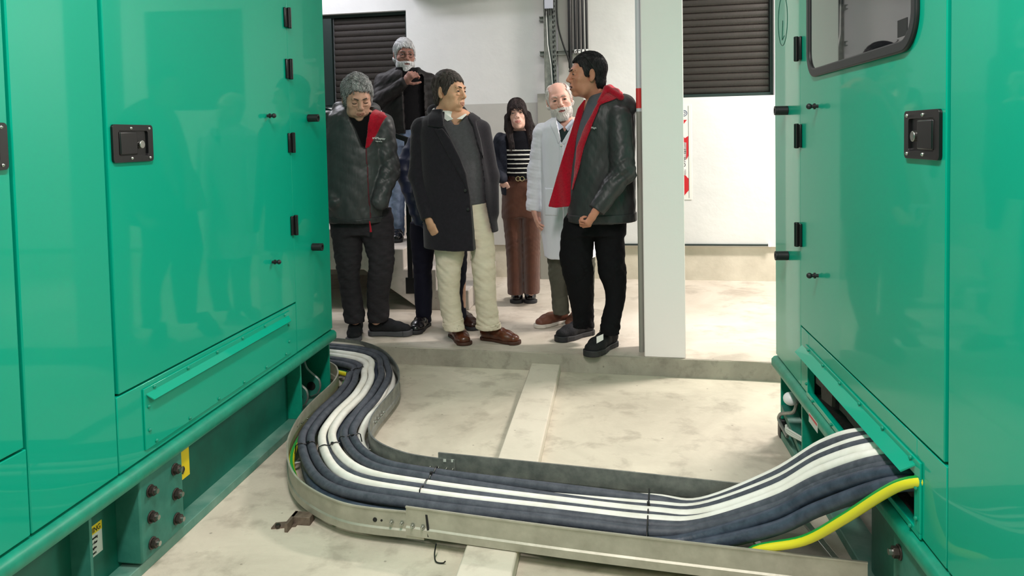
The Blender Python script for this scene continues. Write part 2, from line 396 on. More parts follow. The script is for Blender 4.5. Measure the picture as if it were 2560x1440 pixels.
# ================================================================ GENERATOR ENCLOSURES
def enclosure(side):
    if side == 'L':
        O = Vector((-1.57, 4.02, 0)); eu = Vector((0, -1, 0)); en = Vector((1, 0, 0)); H1, D1, D2 = .475, 1.845, 2.213
        lab = 'green generator enclosure on the left with closed hatch cover and yellow tag on the skid'
        LEN = 5.6
    else:
        O = Vector((.742, 3.668, 0)); eu = Vector((.014, -1, 0)).normalized(); en = Vector((-1, -.014, 0)).normalized(); H1, D1, D2 = .459, 1.794, 2.16
        lab = 'green generator enclosure on the right with tinted window and cables entering its side'
        LEN = 5.2
    def P(u, d, z): return O+eu*u+en*d+Vector((0, 0, z))
    root = empty('generator_enclosure', tuple(P(LEN/2, -1, 0)), lab, 'generator')
    def bx(u0, u1, d0, d1, z0, z1, mb=None): return (mb or MB()).box(u0, u1, d0, d1, z0, z1, P)
    TOP = 2.42
    # core body (with the cable pocket on the right machine)
    mb = MB(); U0, U1 = (.56, 1.64)
    if side == 'L': bx(.004, LEN, -2.2, -.024, .392, TOP, mb)
    else:
        bx(.004, LEN, -2.2, -.024, .60, TOP, mb); bx(.004, U0, -2.2, -.024, .38, .60, mb); bx(U1, LEN, -2.2, -.024, .38, .60, mb)
        bx(U0, U1, -2.2, -.55, .38, .60, mb); bx(U0, U1, -.55, -.024, .36, .385, mb)
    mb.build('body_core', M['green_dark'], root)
    bx(-.004, .02, -2.2, -.02, .392, TOP).build('end_panel', M['green'], root, bevel=.003)
    bx(0, LEN, -2.2, 0, TOP, TOP+.02).build('roof_panel', M['green'], root, bevel=.003)
    g, G_ = .0022, .013
    bx(0, H1-g, -.022, 0, .396, TOP-.004).build('corner_panel', M['green'], root, bevel=.004, seg=3)
    # main door
    dz = .645
    door = bx(H1+g, D1-G_, -.022, .002, dz+.004, TOP-.06).build('door', M['green'], root, bevel=.003, seg=3)
    if side == 'L':
        bx(H1+g, D1-g, -.022, 0, .396, dz-.003).build('lower_panel', M['green'], root, bevel=.003)
    else:
        mb = MB(); bx(H1+g, U0+.02, -.022, 0, .396, dz-.003, mb); bx(1.62, D1-g, -.022, 0, .396, dz-.003, mb)
        bx(U0+.02, 1.62, -.022, 0, .548, dz-.003, mb); bx(U0+.02, 1.62, -.022, 0, .396, .405, mb)
        mb.build('lower_panel', M['green'], root, bevel=.002)
    bx(D1+g, D2-g, -.022, 0, .396, TOP-.004).build('side_panel', M['green'], root, bevel=.004, seg=3)
    door2 = bx(D2+G_, D2+1.38, -.022, .002, dz-.005, TOP-.06).build('door', M['green'], root, bevel=.003, seg=3)
    bx(D2+g, D2+1.38, -.022, 0, .396, dz-.012).build('lower_panel', M['green'], root, bevel=.003)
    bx(D2+1.385, LEN, -.022, 0, .396, TOP-.004).build('side_panel', M['green'], root, bevel=.004)
    # rounded base rail
    prof = [(-.03, .33), (.012, .333), (.02, .345), (.02, .372), (.008, .385), (-.03, .392)]
    MB().prism([(z, d) for d, z in prof], -.004, LEN, lambda z, d, u: P(u, d, z)).build('base_rail', M['green_rail'], root, smooth=50)
    # hinges
    for z in ((2.04, 1.793, 1.435, 1.03) if side == 'L' else (2.04, 1.772, 1.422, 1.021)):
        mb = MB(); bx(H1-.036, H1-.003, .002, .012, z-.047, z+.047, mb); bx(H1+.003, H1+.036, .002, .012, z-.047, z+.047, mb)
        mb.tube([P(H1, .016, z-.05), P(H1, .016, z+.05)], .010, 12)
        mb.build('hinge', M['black_plastic'], root, bevel=.003)
    # latches
    def latch(u0, u1, zc):
        z0, z1 = zc-.061, zc+.061
        h = MB().ringprism(rrect(u0, u1, z0, z1, .012), rrect(u0+.028, u1-.028, z0+.02, z1-.02, .008), .002, .010, lambda a, b, d: P(a, d, b))
        h.prism(rrect(u0+.02, u1-.02, z0+.015, z1-.015, .006), .0025, .0035, lambda a, b, d: P(a, d, b))
        lt = h.build('latch', M['black_plastic'], root, bevel=.0015)
        w = u1-u0
        MB().box(u0+w*.42, u1-.032, .004, .013, z0+.024, z1-.024, P).build('paddle', M['black_plastic'], lt, bevel=.004, seg=3)
        MB().tube([P(u0+w*.32, .004, zc-.004), P(u0+w*.32, .016, zc-.004)], .0135, 16).build('lock_cylinder', M['steel'], lt, bevel=.0015)
        for a in (u0+.02, u0+w*.56):
            for b in (z0+.012, z1-.012): MB().sphere(P(a, .010, b), .005, 5).build('screw', M['steel'], lt)
    if side == 'L': latch(1.608, 1.818, 1.445); latch(2.236, 2.446, 1.443)
    else: latch(1.553, 1.763, 1.426); latch(2.19, 2.40, 1.426)
    # rubber bumpers and ball studs
    zb = (1.56, .888) if side == 'L' else (1.532, .90)
    for z in zb:
        MB().tube([P(.245, 0, z), P(.245, .045, z)], .020, 18).build('rubber_bumper', M['rubber'], root, bevel=.002)
        MB().ringprism([(.245+.020*math.cos(t*PI/9), z+.020*math.sin(t*PI/9)) for t in range(18)], [(.245+.011*math.cos(t*PI/9), z+.011*math.sin(t*PI/9)) for t in range(18)], .045, .055, lambda a, b, d: P(a, d, b)).build('bumper_rim', M['rubber'], root)
        mb = MB().tube([P(.72, 0, z), P(.72, .03, z)], .0065, 10); mb.tube([P(.72, .012, z), P(.72, .018, z)], .011, 12); mb.sphere(P(.72, .034, z), .011, 8)
        mb.build('ball_stud', M['rubber'], root)
    # hatch / cable entry in the lower panel
    if side == 'L':
        mb = MB(); bx(.558, 1.712, 0, .006, .418, .625, mb)
        hc = mb.build('hatch_cover', M['green'], root, bevel=.0015)
        hood = [(.006, .606), (.010, .608), (.043, .590), (.041, .585)]
        MB().hexa([P(.575, .006, .602), P(1.70, .006, .602), P(1.685, .024, .580), (P(.59, .024, .580)), P(.575, .006, .606), P(1.70, .006, .606), P(1.685, .026, .583), P(.59, .026, .583)]).build('drip_hood', M['green'], hc)
        for a, b in [(.62+i*.207, z) for i in range(6) for z in (.617, .430)]+[(u, z) for u in (.582, 1.69) for z in (.48, .56)]:
            MB().sphere(P(a, .007, b), .0065, 5).build('screw', M['green_rail'], hc)
    else:
        mb = MB(); t = .006
        bx(.545, 1.655, 0, t, .548, .592, mb); bx(1.618, 1.655, 0, t, .405, .548, mb); bx(.56, .582, 0, t, .405, .548, mb); bx(.56, 1.655, 0, t, .392, .41, mb)
        hc = mb.build('entry_frame', M['green'], root, bevel=.0015)
        MB().hexa([P(.50, .006, .572), P(1.625, .006, .572), P(1.61, .036, .548), P(.515, .036, .548), P(.50, .006, .577), P(1.625, .006, .577), P(1.61, .039, .552), P(.515, .039, .552)]).build('drip_hood', M['green'], hc)
        for a, b in [(.60+i*.2, .584) for i in range(6)]+[(u, z) for u in (1.637, .571) for z in (.52, .44)]+[(u, .402) for u in (.66, .90, 1.6)]:
            MB().sphere(P(a, .008, b), .0062, 5).build('screw', M['green_rail'], hc)
        # torn foam curtain pieces in the pocket
        mb = MB(); u = .585; random.seed(3)
        while u < 1.60:
            w = random.uniform(.10, .2); zz = random.uniform(.425, .475); dd = -.012-random.uniform(0, .025)
            p = [(u, .56), (min(u+w, 1.615), .56), (min(u+w*.9, 1.615), zz+random.uniform(-.01, .02)), (u+w*.1, zz)]
            mb.prism(p, dd, dd-.012, lambda a, b, h: P(a, h, b)); u += w*.86
        mb.build('foam_curtain', M['foam'], root)
        bx(.57, 1.63, -.3, -.09, .386, .56).build('foam_block', M['foam'], root)
        bx(.575, 1.62, -.09, -.02, .386, .400).build('foam_sill', M['foam'], root)
        # window
        z0, z1 = 1.642, 2.30
        out, inn = rrect(.60, 1.632, z0, z1, .10, 10), rrect(.632, 1.60, z0+.032, z1-.032, .072, 10)
        win = MB().ringprism(out, inn, .0, .014, lambda a, b, d: P(a, d, b)).build('window_seal', M['rubber'], root, bevel=.005, seg=3)
        MB().prism(inn, .004, .007, lambda a, b, d: P(a, d, b)).build('glass', M['glass'], win)
        textmesh('glass_marking', 'EK', .05, lambda a, b, h: P(1.565-b*.9, .0075+h, 1.86-a), M['white'], win)
        MB().box(1.50, 1.565, .0072, .0080, 1.685, 1.73, P).build('black_tape', M['ink'], win)
        # scribbled oval on the corner panel
        pts = [P(.16+.085*math.cos(t*PI/16), .0008, 1.93+.11*math.sin(t*PI/16)) for t in range(32)]
        MB().tube(pts, .0009, 4, closed=True).tube([P(.19, .001, 1.86), P(.15, .001, 1.845), P(.16, .001, 1.93)], .0009, 4).build('pen_scribble', M['green_dark'], root)
        o = MB().box(.658, .777, .0200, .0212, .322, .358, P).build('small_label', M['wlabel'], root)
        MB().box(.663, .772, .0212, .0216, .346, .356, P).build('red_heading', M['red'], o)
    # skid: I-beam, bolted plate, stiffeners
    mb = MB(); f0 = -.015
    bx(0 if side == 'L' else .0, LEN, -.115, f0+.0, 0, .036, mb)
    mb.build('skid_flange', M['green_flange'], root, bevel=.003)
    p0, p1 = (1.505, 1.755) if side == 'L' else (1.47, 1.76)
    if side == 'L':
        bx(.42, p0+.02, -.10, -.085, .036, .335).build('skid_web', M['green_web'], root)
        bx(p1-.02, LEN, -.10, -.085, .036, .335).build('skid_web', M['green_web'], root)
        bx(1.955, 1.967, -.09, -.02, .036, .335).build('stiffener', M['green_skid'], root)
    else:
        bx(.42, 1.25, -.42, -.40, .0, .335).build('skid_web', M['green_web'], root)
        bx(1.25, LEN, -.10, -.085, .036, .335).build('skid_web', M['green_web'], root)
        bx(1.18, 1.42, -.045, -.035, .036, .335).build('stiffener', M['green_skid'], root, bevel=.004)
    pl = bx(p0, p1, -.09, .004, .05, .332).build('bolted_plate', M['green_skid'], root, bevel=.006)
    bolts = [(p0+.05, .285), (p0+.05, .195), (p0+.05, .105), (p1-.055, .275), (p1-.055, .185), (p1-.055, .095)]
    for (u, z) in bolts:
        mb = MB().tube([P(u, .004, z), P(u, .009, z)], .021, 16)
        mb.tube([P(u, .009, z), P(u, .024, z)], .0165, 6)
        bo = mb.build('bolt', M['bolt'], pl, bevel=.001)
        MB().tube([P(u, .022, z), P(u, .034, z)], .0085, 10).build('bolt_end', M['steel'], bo)
    if side == 'L':
        tg = MB().box(1.44, 1.50, -.01, -.008, .215, .33, P).build('yellow_tag', M['ylabel'], root)
        MB().tube(catmull([P(1.498, -.006, .252), P(1.485, -.006, .262), P(1.478, -.006, .25), P(1.49, -.006, .238)], 4), .003, 5).build('tag_print', M['ink'], tg)
        # warning label on the inner beam, with headings
        ul, zl = 1.825, .136; o = MB().box(ul, ul+.118, -.085, -.0843, zl, zl+.10, P).build('warning_label', M['wlabel'], root)
        MB().box(ul, ul+.118, -.0843, -.0838, zl+.072, zl+.10, P).build('yellow_heading', M['ylabel'], o)
        textmesh('label_text', 'WARNING', .024, lambda a, b, h: P(ul+.112-a*.9, -.0835+h, zl+.077+b), M['ink'], o)
        for k in range(4): textmesh('label_text', ['Hot surface and moving', 'parts. Keep hands clear', 'of guards. Stop engine', 'before opening doors'][k], .0125, lambda a, b, h: P(ul+.113-a*.75, -.0835+h, zl+.056-k*.016+b), M['ink'], o)
    # end bracket with lifting lugs
    bx(.0, .012, -.2, -.02, .02, .335).build('end_plate', M['green_rail'], root, bevel=.002)
    bx(.40, .415, -.11, -.015, .036, .335).build('stiffener', M['green_rail'], root, bevel=.002)
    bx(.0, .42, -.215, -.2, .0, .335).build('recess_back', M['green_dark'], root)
    if side == 'L':
        for u in (.13, .30):
            # lug plate stands across the beam, its outline curls round an eye
            out = [(-.17, .33), (-.115, .33), (-.112, .25), (-.10, .21), (-.07, .18), (-.035, .15), (-.028, .11), (-.045, .075), (-.08, .06), (-.12, .065), (-.15, .04), (-.2, .04)]
            mb = MB().prism(out, u, u+.012, lambda d, z, h: P(h, d, z))
            lug = mb.build('lifting_lug', M['green_skid'], root)
            MB().tube([P(u+.0125, -.075, .115), P(u+.0135, -.075, .115)], .024, 20).build('eye_hole', M['mesh'], lug)
            edge = [P(u+.006, d, z) for d, z in out[1:9]]
            MB().tube(catmull(edge, 4), .0065, 6).build('worn_edge', M['galvold'], lug)
        bx(.03, .39, -.19, -.03, .0, .03).build('lug_base', M['green_skid'], root)
    else:
        cn = MB().tube(catmull([P(.27, -.03, .26), P(.25, -.02, .21), P(.16, -.01, .17), P(.09, -.0, .14), (P(.06, -.0, .10)), P(.18, -.01, .07)], 6), .008, 8).build('drain_hose', M['galvold'], root)
        MB().sphere(P(.26, -.005, .272), .032, 10, (1, 1, .9)).build('white_cap', M['white'], cn)
        MB().hexa([P(.02, -.02, .13), P(.02, -.08, .13), P(.52, -.08, .03), P(.52, -.02, .03), P(.02, -.02, .16), P(.02, -.08, .16), P(.52, -.08, .05), P(.52, -.02, .05)]).build('sloping_bracket', M['green_skid'], root)
        for k in range(3): MB().tube(catmull([P(.20+.03*k, .0, .13), P(.26, .008, .12+.008*k), P(.36, -.03, .125+.006*k)], 5), .006, 6).build('tied_wire', M['wlabel'], root)
        bx(-.02, .03, -.08, -.01, .0, .09).build('rubber_foot', M['rubber'], root, bevel=.006)
    return root, P
encL, PL = enclosure('L')
encR, PR = enclosure('R')

# ================================================================ CABLE TRAY
def sweep_rail(pts, z0, z1, inward, m, name, parent, lip=.006, foot=.02, t=.0028):
    """upright sheet-metal rail with an outward top lip and an inward foot, following pts (xy)"""
    pts = [np.array(p[:2], float) for p in pts]; mb = MB(); prev = None
    zb = z0+.26*(z1-z0); prof = [(foot, z0), (foot, z0+t), (t/2-.005, z0+t), (t/2-.005, zb), (t/2, zb+.006), (t/2, z1), (-lip, z1), (-lip, z1-.005), (-lip+t, z1-.005), (-lip+t, z1-t), (-t/2, z1-t), (-t/2, zb+.006), (-t/2-.005, zb), (-t/2-.005, z0)]
    for i, p in enumerate(pts):
        a = pts[max(0, i-1)]; b = pts[min(len(pts)-1, i+1)]; tn = (b-a)/np.linalg.norm(b-a); nn = np.array([-tn[1], tn[0]])*inward
        ring = [mb.bm.verts.new((p[0]+nn[0]*o, p[1]+nn[1]*o, z)) for o, z in prof]
        if prev:
            for k in range(len(prof)): mb._face([prev[k], prev[(k+1) % len(prof)], ring[(k+1) % len(prof)], ring[k]])
        else: mb._face(ring[::-1])
        prev = ring
    mb._face(prev)
    return mb.build(name, m, parent, smooth=30)
WEST = [(-2.6, 4.44), (-2.1, 4.42), (-1.78, 4.33), (-1.652, 4.236), (-1.585, 4.125), (-1.553, 4.03), (-1.536, 3.93), (-1.530, 3.798), (-1.528, 3.643), (-1.516, 3.469), (-1.487, 3.301), (-1.441, 3.128), (-1.382, 2.993), (-1.325, 2.884), (-1.253, 2.784), (-1.172, 2.706), (-1.071, 2.634), (-.976, 2.588), (-.872, 2.566), (-.745, 2.553), (-.68, 2.545)]
EAST = [(-2.6, 4.85), (-2.1, 4.84), (-1.858, 4.80), (-1.734, 4.765), (-1.61, 4.70), (-1.48, 4.577), (-1.365, 4.41), (-1.265, 4.216), (-1.21, 4.064), (-1.184, 3.96), (-1.174, 3.85), (-1.172, 3.713), (-1.172, 3.567), (-1.163, 3.433), (-1.142, 3.33), (-1.113, 3.251), (-1.07, 3.177), (-1.005, 3.112), (-.925, 3.058), (-.846, 3.022), (-.741, 2.997), (-.66, 2.985)]
tr = empty('curved_cable_tray', (-1.2, 3.4, .03), 'S-shaped galvanised cable tray curving round the left generator corner', 'cable tray')
TZ0, TZ1 = .032, .128
rl1 = sweep_rail(catmull(WEST, 5), TZ0, TZ1, 1, M['galv'], 'side_rail', tr)
rl2 = sweep_rail(catmull(EAST, 5), TZ0, TZ1, -1, M['galvold'], 'side_rail', tr)
def arcl(P):
    P = [np.array(p, float) for p in P]; s = [0.]
    for a, b in zip(P, P[1:]): s.append(s[-1]+np.linalg.norm(b-a))
    return np.array(s), np.array(P)
def pos(P, t):
    s, A = arcl(P); s = s/s[-1]; return np.array([np.interp(t, s, A[:, 0]), np.interp(t, s, A[:, 1])])
# matching stations (west, east) from behind the generator to the straight run
ST = [((-2.6, 4.44), (-2.6, 4.85)), ((-2.1, 4.42), (-2.1, 4.84)), ((-1.78, 4.33), (-1.80, 4.785)), ((-1.652, 4.236), (-1.61, 4.70)), ((-1.585, 4.125), (-1.44, 4.52)), ((-1.553, 4.03), (-1.30, 4.29)),
      ((-1.536, 3.93), (-1.205, 4.05)), ((-1.530, 3.798), (-1.174, 3.85)), ((-1.528, 3.643), (-1.172, 3.66)), ((-1.516, 3.469), (-1.168, 3.50)), ((-1.487, 3.301), (-1.155, 3.38)), ((-1.441, 3.128), (-1.125, 3.28)),
      ((-1.325, 2.884), (-1.07, 3.177)), ((-1.172, 2.706), (-.965, 3.082)), ((-.976, 2.584), (-.85, 3.022)), ((-.76, 2.545), (-.72, 2.995)),
      ((-.5, 2.505), (-.45, 2.955)), ((-.2, 2.46), (-.15, 2.915)), ((.1, 2.42), (.13, 2.87)), ((.4, 2.383), (.42, 2.83))]
for k in (1.5, 3, 4.6, 6.3, 7.9, 9.4, 11.2, 12.6, 13.6, 14.8):
    i = int(k); f = k-i
    a = np.array(ST[i][0])*(1-f)+np.array(ST[i+1][0])*f; b = np.array(ST[i][1])*(1-f)+np.array(ST[i+1][1])*f
    MB().tube([(a[0], a[1], TZ0+.012), (b[0], b[1], TZ0+.012)], .011, 10, squash=.6).build('rung', M['steel'], tr)
ts = empty('straight_cable_tray', (0, 2.65, .045), 'straight galvanised cable tray crossing the aisle to the right generator', 'cable tray')
near = [(-.745, 2.546), (-.4, 2.488), (-.063, 2.437), (.4, 2.378), (.735, 2.337)]
far = [(-.735, 3.0), (-.4, 2.952), (-.071, 2.905), (.3, 2.847), (.66, 2.795)]
sweep_rail(catmull(near, 3), .046, .150, 1, M['galv'], 'side_rail', ts, foot=.028)
sweep_rail(catmull(far, 3), .046, .150, -1, M['galvold'], 'side_rail', ts, foot=.028)
for k in range(7):
    f = .06+k*.155; a = pos(near, f); b = pos(far, f)
    MB().box(-.012, .012, 0, 1, .049, .060, lambda x, y, z: (a[0]+(b[0]-a[0])*y+x, a[1]+(b[1]-a[1])*y, z)).build('rung', M['steel'], ts, bevel=.002)
def bolt(p, n, parent, r=.008, m=None):
    p = Vector(tuple(p)); n = Vector(tuple(n)).normalized()
    MB().tube([p, p+n*.004], r, 6).tube([p+n*.004, p+n*.013], r*.55, 8).build('bolt', m or M['steel'], parent)
nn = Vector((-.15, -1, 0)).normalized()
for px, py in ((980, 1303), (1005, 1307), (1033, 1311), (1058, 1315)):
    g_ = G(px, py, .083); yy = np.interp(g_[0], [-1.071, -.976, -.872, -.7451, -.745, -.4], [2.634, 2.588, 2.566, 2.553, 2.546, 2.488])
    bolt((g_[0], yy-.0035, .083), nn, ts, .0085)
a_, b_2 = np.array((-.668, 2.5365, .128)), np.array((-.660, 2.531, .052))
mb = MB(); mb.hexa([b_2+np.array(k) for k in ((-.004, -.006, 0), (.004, -.006, 0), (.004, -.004, 0), (-.004, -.004, 0))]+[a_+np.array(k) for k in ((-.004, -.006, 0), (.004, -.006, 0), (.004, -.004, 0), (-.004, -.004, 0))])
mb.build('joint_slot', M['mesh'], ts)
for px, py, rr in ((940, 1295, .008), (955, 1299, .004)):
    g_ = G(px, py, .085); g_[1] = np.interp(g_[0], [-1.071, -.976, -.872, -.7451, -.745, -.4], [2.634, 2.588, 2.566, 2.553, 2.546, 2.488])-.001; MB().tube([g_, g_+np.array((-.0, -.003, 0))], rr, 12).build('bolt_hole', M['mesh'], tr)
for x in (-.77, -.735, -.70, -.672):
    bolt((x, 2.999-(x+.735)*.14-.003, .088), (-.15, -1, 0), ts, .007)
mb = MB()
for x in (-.705, -.672): mb.box(x-.006, x+.006, 2.985, 2.9865, .118, .130)
mb.build('square_holes', M['wlabel'], ts)
for y in (3.50, 3.545, 3.59, 3.63): bolt((-1.1655, y, .075), (1, 0, 0), tr, .008)
for y in (3.35, 3.40, 3.45, 3.50): bolt((-1.499+(y-3.4)*.17, y, .10), (1, -.1, 0), tr, .0055)
# feet under the tray
g0 = G(775, 1262, 0.03)
r = empty('tray_support', (-1.20, 2.70, 0), 'rusty steel angle foot bolted to the floor under the near curve of the tray', 'bracket')
MB().box(-1.225, -1.15, 2.655, 2.70, .0, .032).build('angle', M['rust'], r, bevel=.002)
MB().box(-1.285, -1.20, 2.60, 2.64, 0, .006, lambda x, y, z: (x, y+.3*(x+1.24)+.03, z)).build('foot_plate', M['rust'], r)
MB().tube([(-1.262, 2.625, .006), (-1.262, 2.625, .016)], .010, 6).build('anchor_bolt', M['bolt'], r)
MB().box(-1.225, -1.213, 2.60, 2.70, .0, .032).build('angle_leg', M['rust'], r)

# ---------------------------------------------------------------- cables
CR = .0188
def station(i, f, z):
    k = int(i); t = i-k
    if k >= len(ST)-1: k = len(ST)-2; t = 1
    w = np.array(ST[k][0])*(1-t)+np.array(ST[k+1][0])*t; e = np.array(ST[k][1])*(1-t)+np.array(ST[k+1][1])*t
    p = w+(e-w)*f; return (p[0], p[1], z)
B_, T_ = .066, .101        # lower and upper layer heights
# per cable: name, material, [(station, fraction west->east, height)], entry u on the right generator
CB = [
 # far side first
 ('w', 'white cable with black print, topmost where the bundle rises into the right generator', [(0, .97, B_), (3, .94, B_), (5, .92, B_), (7, .9, B_), (9, .91, T_-.012), (11, .90, B_), (13, .88, B_), (15, .86, B_), (17, .86, B_), (18, .87, .085), (19, .86, .115)], 1.215, .470),
 ('d', 'dark cable lying nearest the far rail of the straight tray', [(0, .90, T_), (3, .87, T_), (5, .88, T_), (7, .80, T_), (9, .80, T_), (11, .80, T_), (13, .82, T_), (15, .83, T_), (17, .79, T_), (18, .79, .098), (19, .79, .122)], 1.262, .474),
 ('w', 'thin-looking white cable between two dark ones, second white from the top where the bundle rises', [(0, .82, B_), (3, .8, B_), (5, .80, B_), (7, .82, B_+.02), (9, .73, B_), (11, .72, B_), (13, .74, B_), (15, .74, B_), (17, .72, B_+.015), (18, .715, .092), (19, .715, .12)], 1.297, .478),
 ('d', 'dark cable touching the east side of the two thick white ones in the curved tray', [(0, .77, T_), (3, .76, T_), (5, .75, T_), (7, .68, T_), (9, .70, T_), (11, .69, T_), (13, .71, T_), (15, .72, T_), (17, .655, T_-.01), (18, .645, .096), (19, .645, .12)], 1.337, .480),
 ('w', 'right-hand one of the two thick white cables in the curved tray', [(0, .60, T_), (3, .60, T_), (5, .57, T_), (7, .555, T_), (9, .53, T_), (11, .54, T_), (13, .58, T_), (15, .60, T_), (17, .565, T_), (18, .565, .103), (19, .57, .127)], 1.378, .483),
 ('d', 'dark cable squeezed between the two thick white cables at the near bend', [(0, .52, B_), (3, .53, B_), (5, .5, B_), (7, .47, B_), (9, .46, B_), (11, .465, B_+.01), (13, .50, T_-.01), (15, .52, T_), (17, .50, T_-.004), (18, .505, .098), (19, .515, .12)], 1.408, .478),
 ('w', 'left-hand one of the two thick white cables in the curved tray', [(0, .46, T_), (3, .46, T_), (5, .45, T_), (7, .44, T_), (9, .42, T_), (11, .41, T_), (13, .41, T_), (15, .44, T_), (17, .435, T_), (18, .445, .102), (19, .46, .125)], 1.432, .468),
 ('d', 'dark cable just west of the thick white pair, middle of the straight run', [(0, .33, T_), (3, .32, T_), (5, .30, T_), (7, .30, T_), (9, .27, T_), (11, .27, T_), (13, .31, T_-.004), (15, .36, T_), (17, .36, T_), (18, .38, .098), (19, .40, .118)], 1.464, .452),
 ('d', 'dark cable on top of the stack that runs closest to the left generator corner', [(0, .21, T_), (3, .19, T_), (5, .18, T_), (7, .18, T_), (9, .165, T_), (11, .16, T_), (13, .19, T_), (15, .25, T_), (17, .27, T_), (18, .29, .096), (19, .32, .108)], 1.50, .446),
 ('b', 'thick bluish black cable, second lowest where the bundle enters the right generator', [(0, .27, B_), (3, .25, B_), (5, .24, B_), (7, .24, B_), (9, .22, B_), (11, .20, B_), (13, .15, B_), (15, .13, B_+.01), (17, .17, B_+.006), (18, .20, .078), (19, .24, .086)], 1.535, .440),
 ('b', 'thick bluish black cable, lowest of the dark ones entering the right generator', [(0, .70, B_), (3, .68, B_), (5, .66, B_), (7, .63, B_), (9, .60, B_), (11, .60, B_), (13, .34, B_), (15, .26, B_), (17, .11, B_), (18, .11, .07), (19, .14, .074)], 1.568, .428),
]
cab_objs = []
FAN = [  # centres where the bundle rises: (px, py, depth) read off at three columns and at the entry
 ((1753, 1256, 2.79), (1936, 1185, 2.70), (2058, 1112, 2.60), (2156, 1085, 2.45)), ((1753, 1262, 2.755), (1936, 1193, 2.665), (2058, 1121, 2.565), (2170, 1093, 2.405)),
 ((1753, 1268, 2.72), (1936, 1205, 2.63), (2058, 1138, 2.53), (2186, 1100, 2.37)), ((1753, 1275, 2.69), (1936, 1213, 2.60), (2058, 1146, 2.50), (2194, 1109, 2.335)),
 ((1753, 1284, 2.655), (1936, 1226, 2.565), (2058, 1159, 2.465), (2200, 1120, 2.305)), ((1753, 1298, 2.635), (1936, 1243, 2.545), (2058, 1177, 2.44), (2206, 1138, 2.28)),
 ((1753, 1300, 2.60), (1936, 1240, 2.52), (2058, 1177, 2.43), (2208, 1136, 2.265)), ((1753, 1311, 2.57), (1936, 1255, 2.49), (2058, 1197, 2.40), (2218, 1152, 2.23)),
 ((1753, 1322, 2.54), (1936, 1270, 2.475), (2058, 1212, 2.39), (2228, 1165, 2.21)), ((1753, 1342, 2.50), (1936, 1286, 2.44), (2058, 1226, 2.355), (2240, 1180, 2.17)),
 ((1753, 1364, 2.46), (1936, 1322, 2.405), (2058, 1268, 2.325), (2255, 1208, 2.12))]
def cable_path(st, u, ze, k):
    pts = [station(i, f, z) for i, f, z in st if i <= 18]
    for (x, y, Y) in FAN[k]: pts.append(tuple(W(x, y, Y)))
    e = pts[-1]; pts.append((e[0]+.13, e[1]-.06, e[2]+.0)); return catmull(pts, 7)
for n_, (c, lab, st, u, ze) in enumerate(CB):
    path = cable_path(st, u, ze, n_)
    rad = CR*1.15 if c == 'b' else CR
    mt = {'w': M['cablew'], 'd': M['cable'], 'b': M['cableb']}[c]
    o = MB().tube(path, rad, 14).build('power_cable', mt); setp(o, lab, 'cable', 'power cables in the tray'); cab_objs.append(o)
# earth cable, yellow with a green stripe
ygp = [station(i, f, z) for i, f, z in [(0, .08, B_), (3, .09, B_), (5, .10, B_), (7, .10, B_), (9, .075, B_-.008), (11, .05, B_), (12, .045, B_), (13, .05, B_-.01), (15, .05, .055), (17, .05, .05)]]
ygp += [(.20, 2.45, .05), (.36, 2.425, .062), tuple(W(1890, 1376, 2.40)), tuple(W(2010, 1352, 2.345)), tuple(W(2110, 1298, 2.24)), tuple(W(2210, 1234, 2.12)), tuple(W(2270, 1208, 2.055)), tuple(W(2300, 1200, 1.99)+np.array((.05, 0, 0)))]
yp = catmull(ygp, 7)
r = empty('earth_cable', tuple(yp[0]), 'yellow and green striped earth cable looping below the bundle into the right generator', 'cable')
MB().tube(yp, .0135, 12).build('yellow_jacket', M['yellow'], r)
MB().tube([Vector(tuple(p))+Vector((-.002, .0045, .0035)) for p in yp], .0108, 10).build('green_stripe', M['greenstripe'], r)
# cable ties: thin bands over groups of cables
def tie(i, f0, f1, z, lab, i1=None):
    i1 = i if i1 is None else i1
    a = np.array(station(i, f0, 0)); b = np.array(station(i1, f1, 0)); P_ = []
    n = 16
    for k in range(n+1):
        t = k/n; p = a+(b-a)*t; bumpz = z+CR+.004-.008*abs(math.sin(t*PI*max(1, round(abs(f1-f0)/.12))+PI/2))**3
        edge = min(t, 1-t); P_.append((p[0], p[1], bumpz-max(0, (.06-edge)/.06)**2*.034))
    o = MB().tube(P_, .0026, 6)
    m_ = P_[n//2+2]; o.box(m_[0]-.005, m_[0]+.005, m_[1]-.006, m_[1]+.006, m_[2]-.002, m_[2]+.006)
    o = o.build('cable_tie', M['tie']); setp(o, lab, 'cable tie', 'black cable ties'); return o
tie(11.2, .07, .33, T_, 'black cable tie round the dark pair at the west side of the near bend')
tie(11.5, .33, .62, T_, 'black cable tie round the thick white pair in the curved tray')
tie(11.2, .60, .90, T_, 'black cable tie round the dark trio at the east side of the curve')
tie(15.0, .38, .90, T_, 'black cable tie across the bundle where the straight tray starts')
tie(17.95, .10, .92, T_-.002, 'black cable tie across the bundle halfway along the straight tray')
tie(4.6, .14, .5, T_, 'black cable tie near the left generator corner')
o = MB().tube(catmull([(-.625, 2.49, .05), (-.628, 2.475, .02), (-.618, 2.455, .006), (-.595, 2.452, .004), (-.585, 2.45, .012)], 5), .0025, 6).build('cut_wire', M['tie'])
setp(o, 'short curled black wire end on the floor below the near tray rail', 'wire')

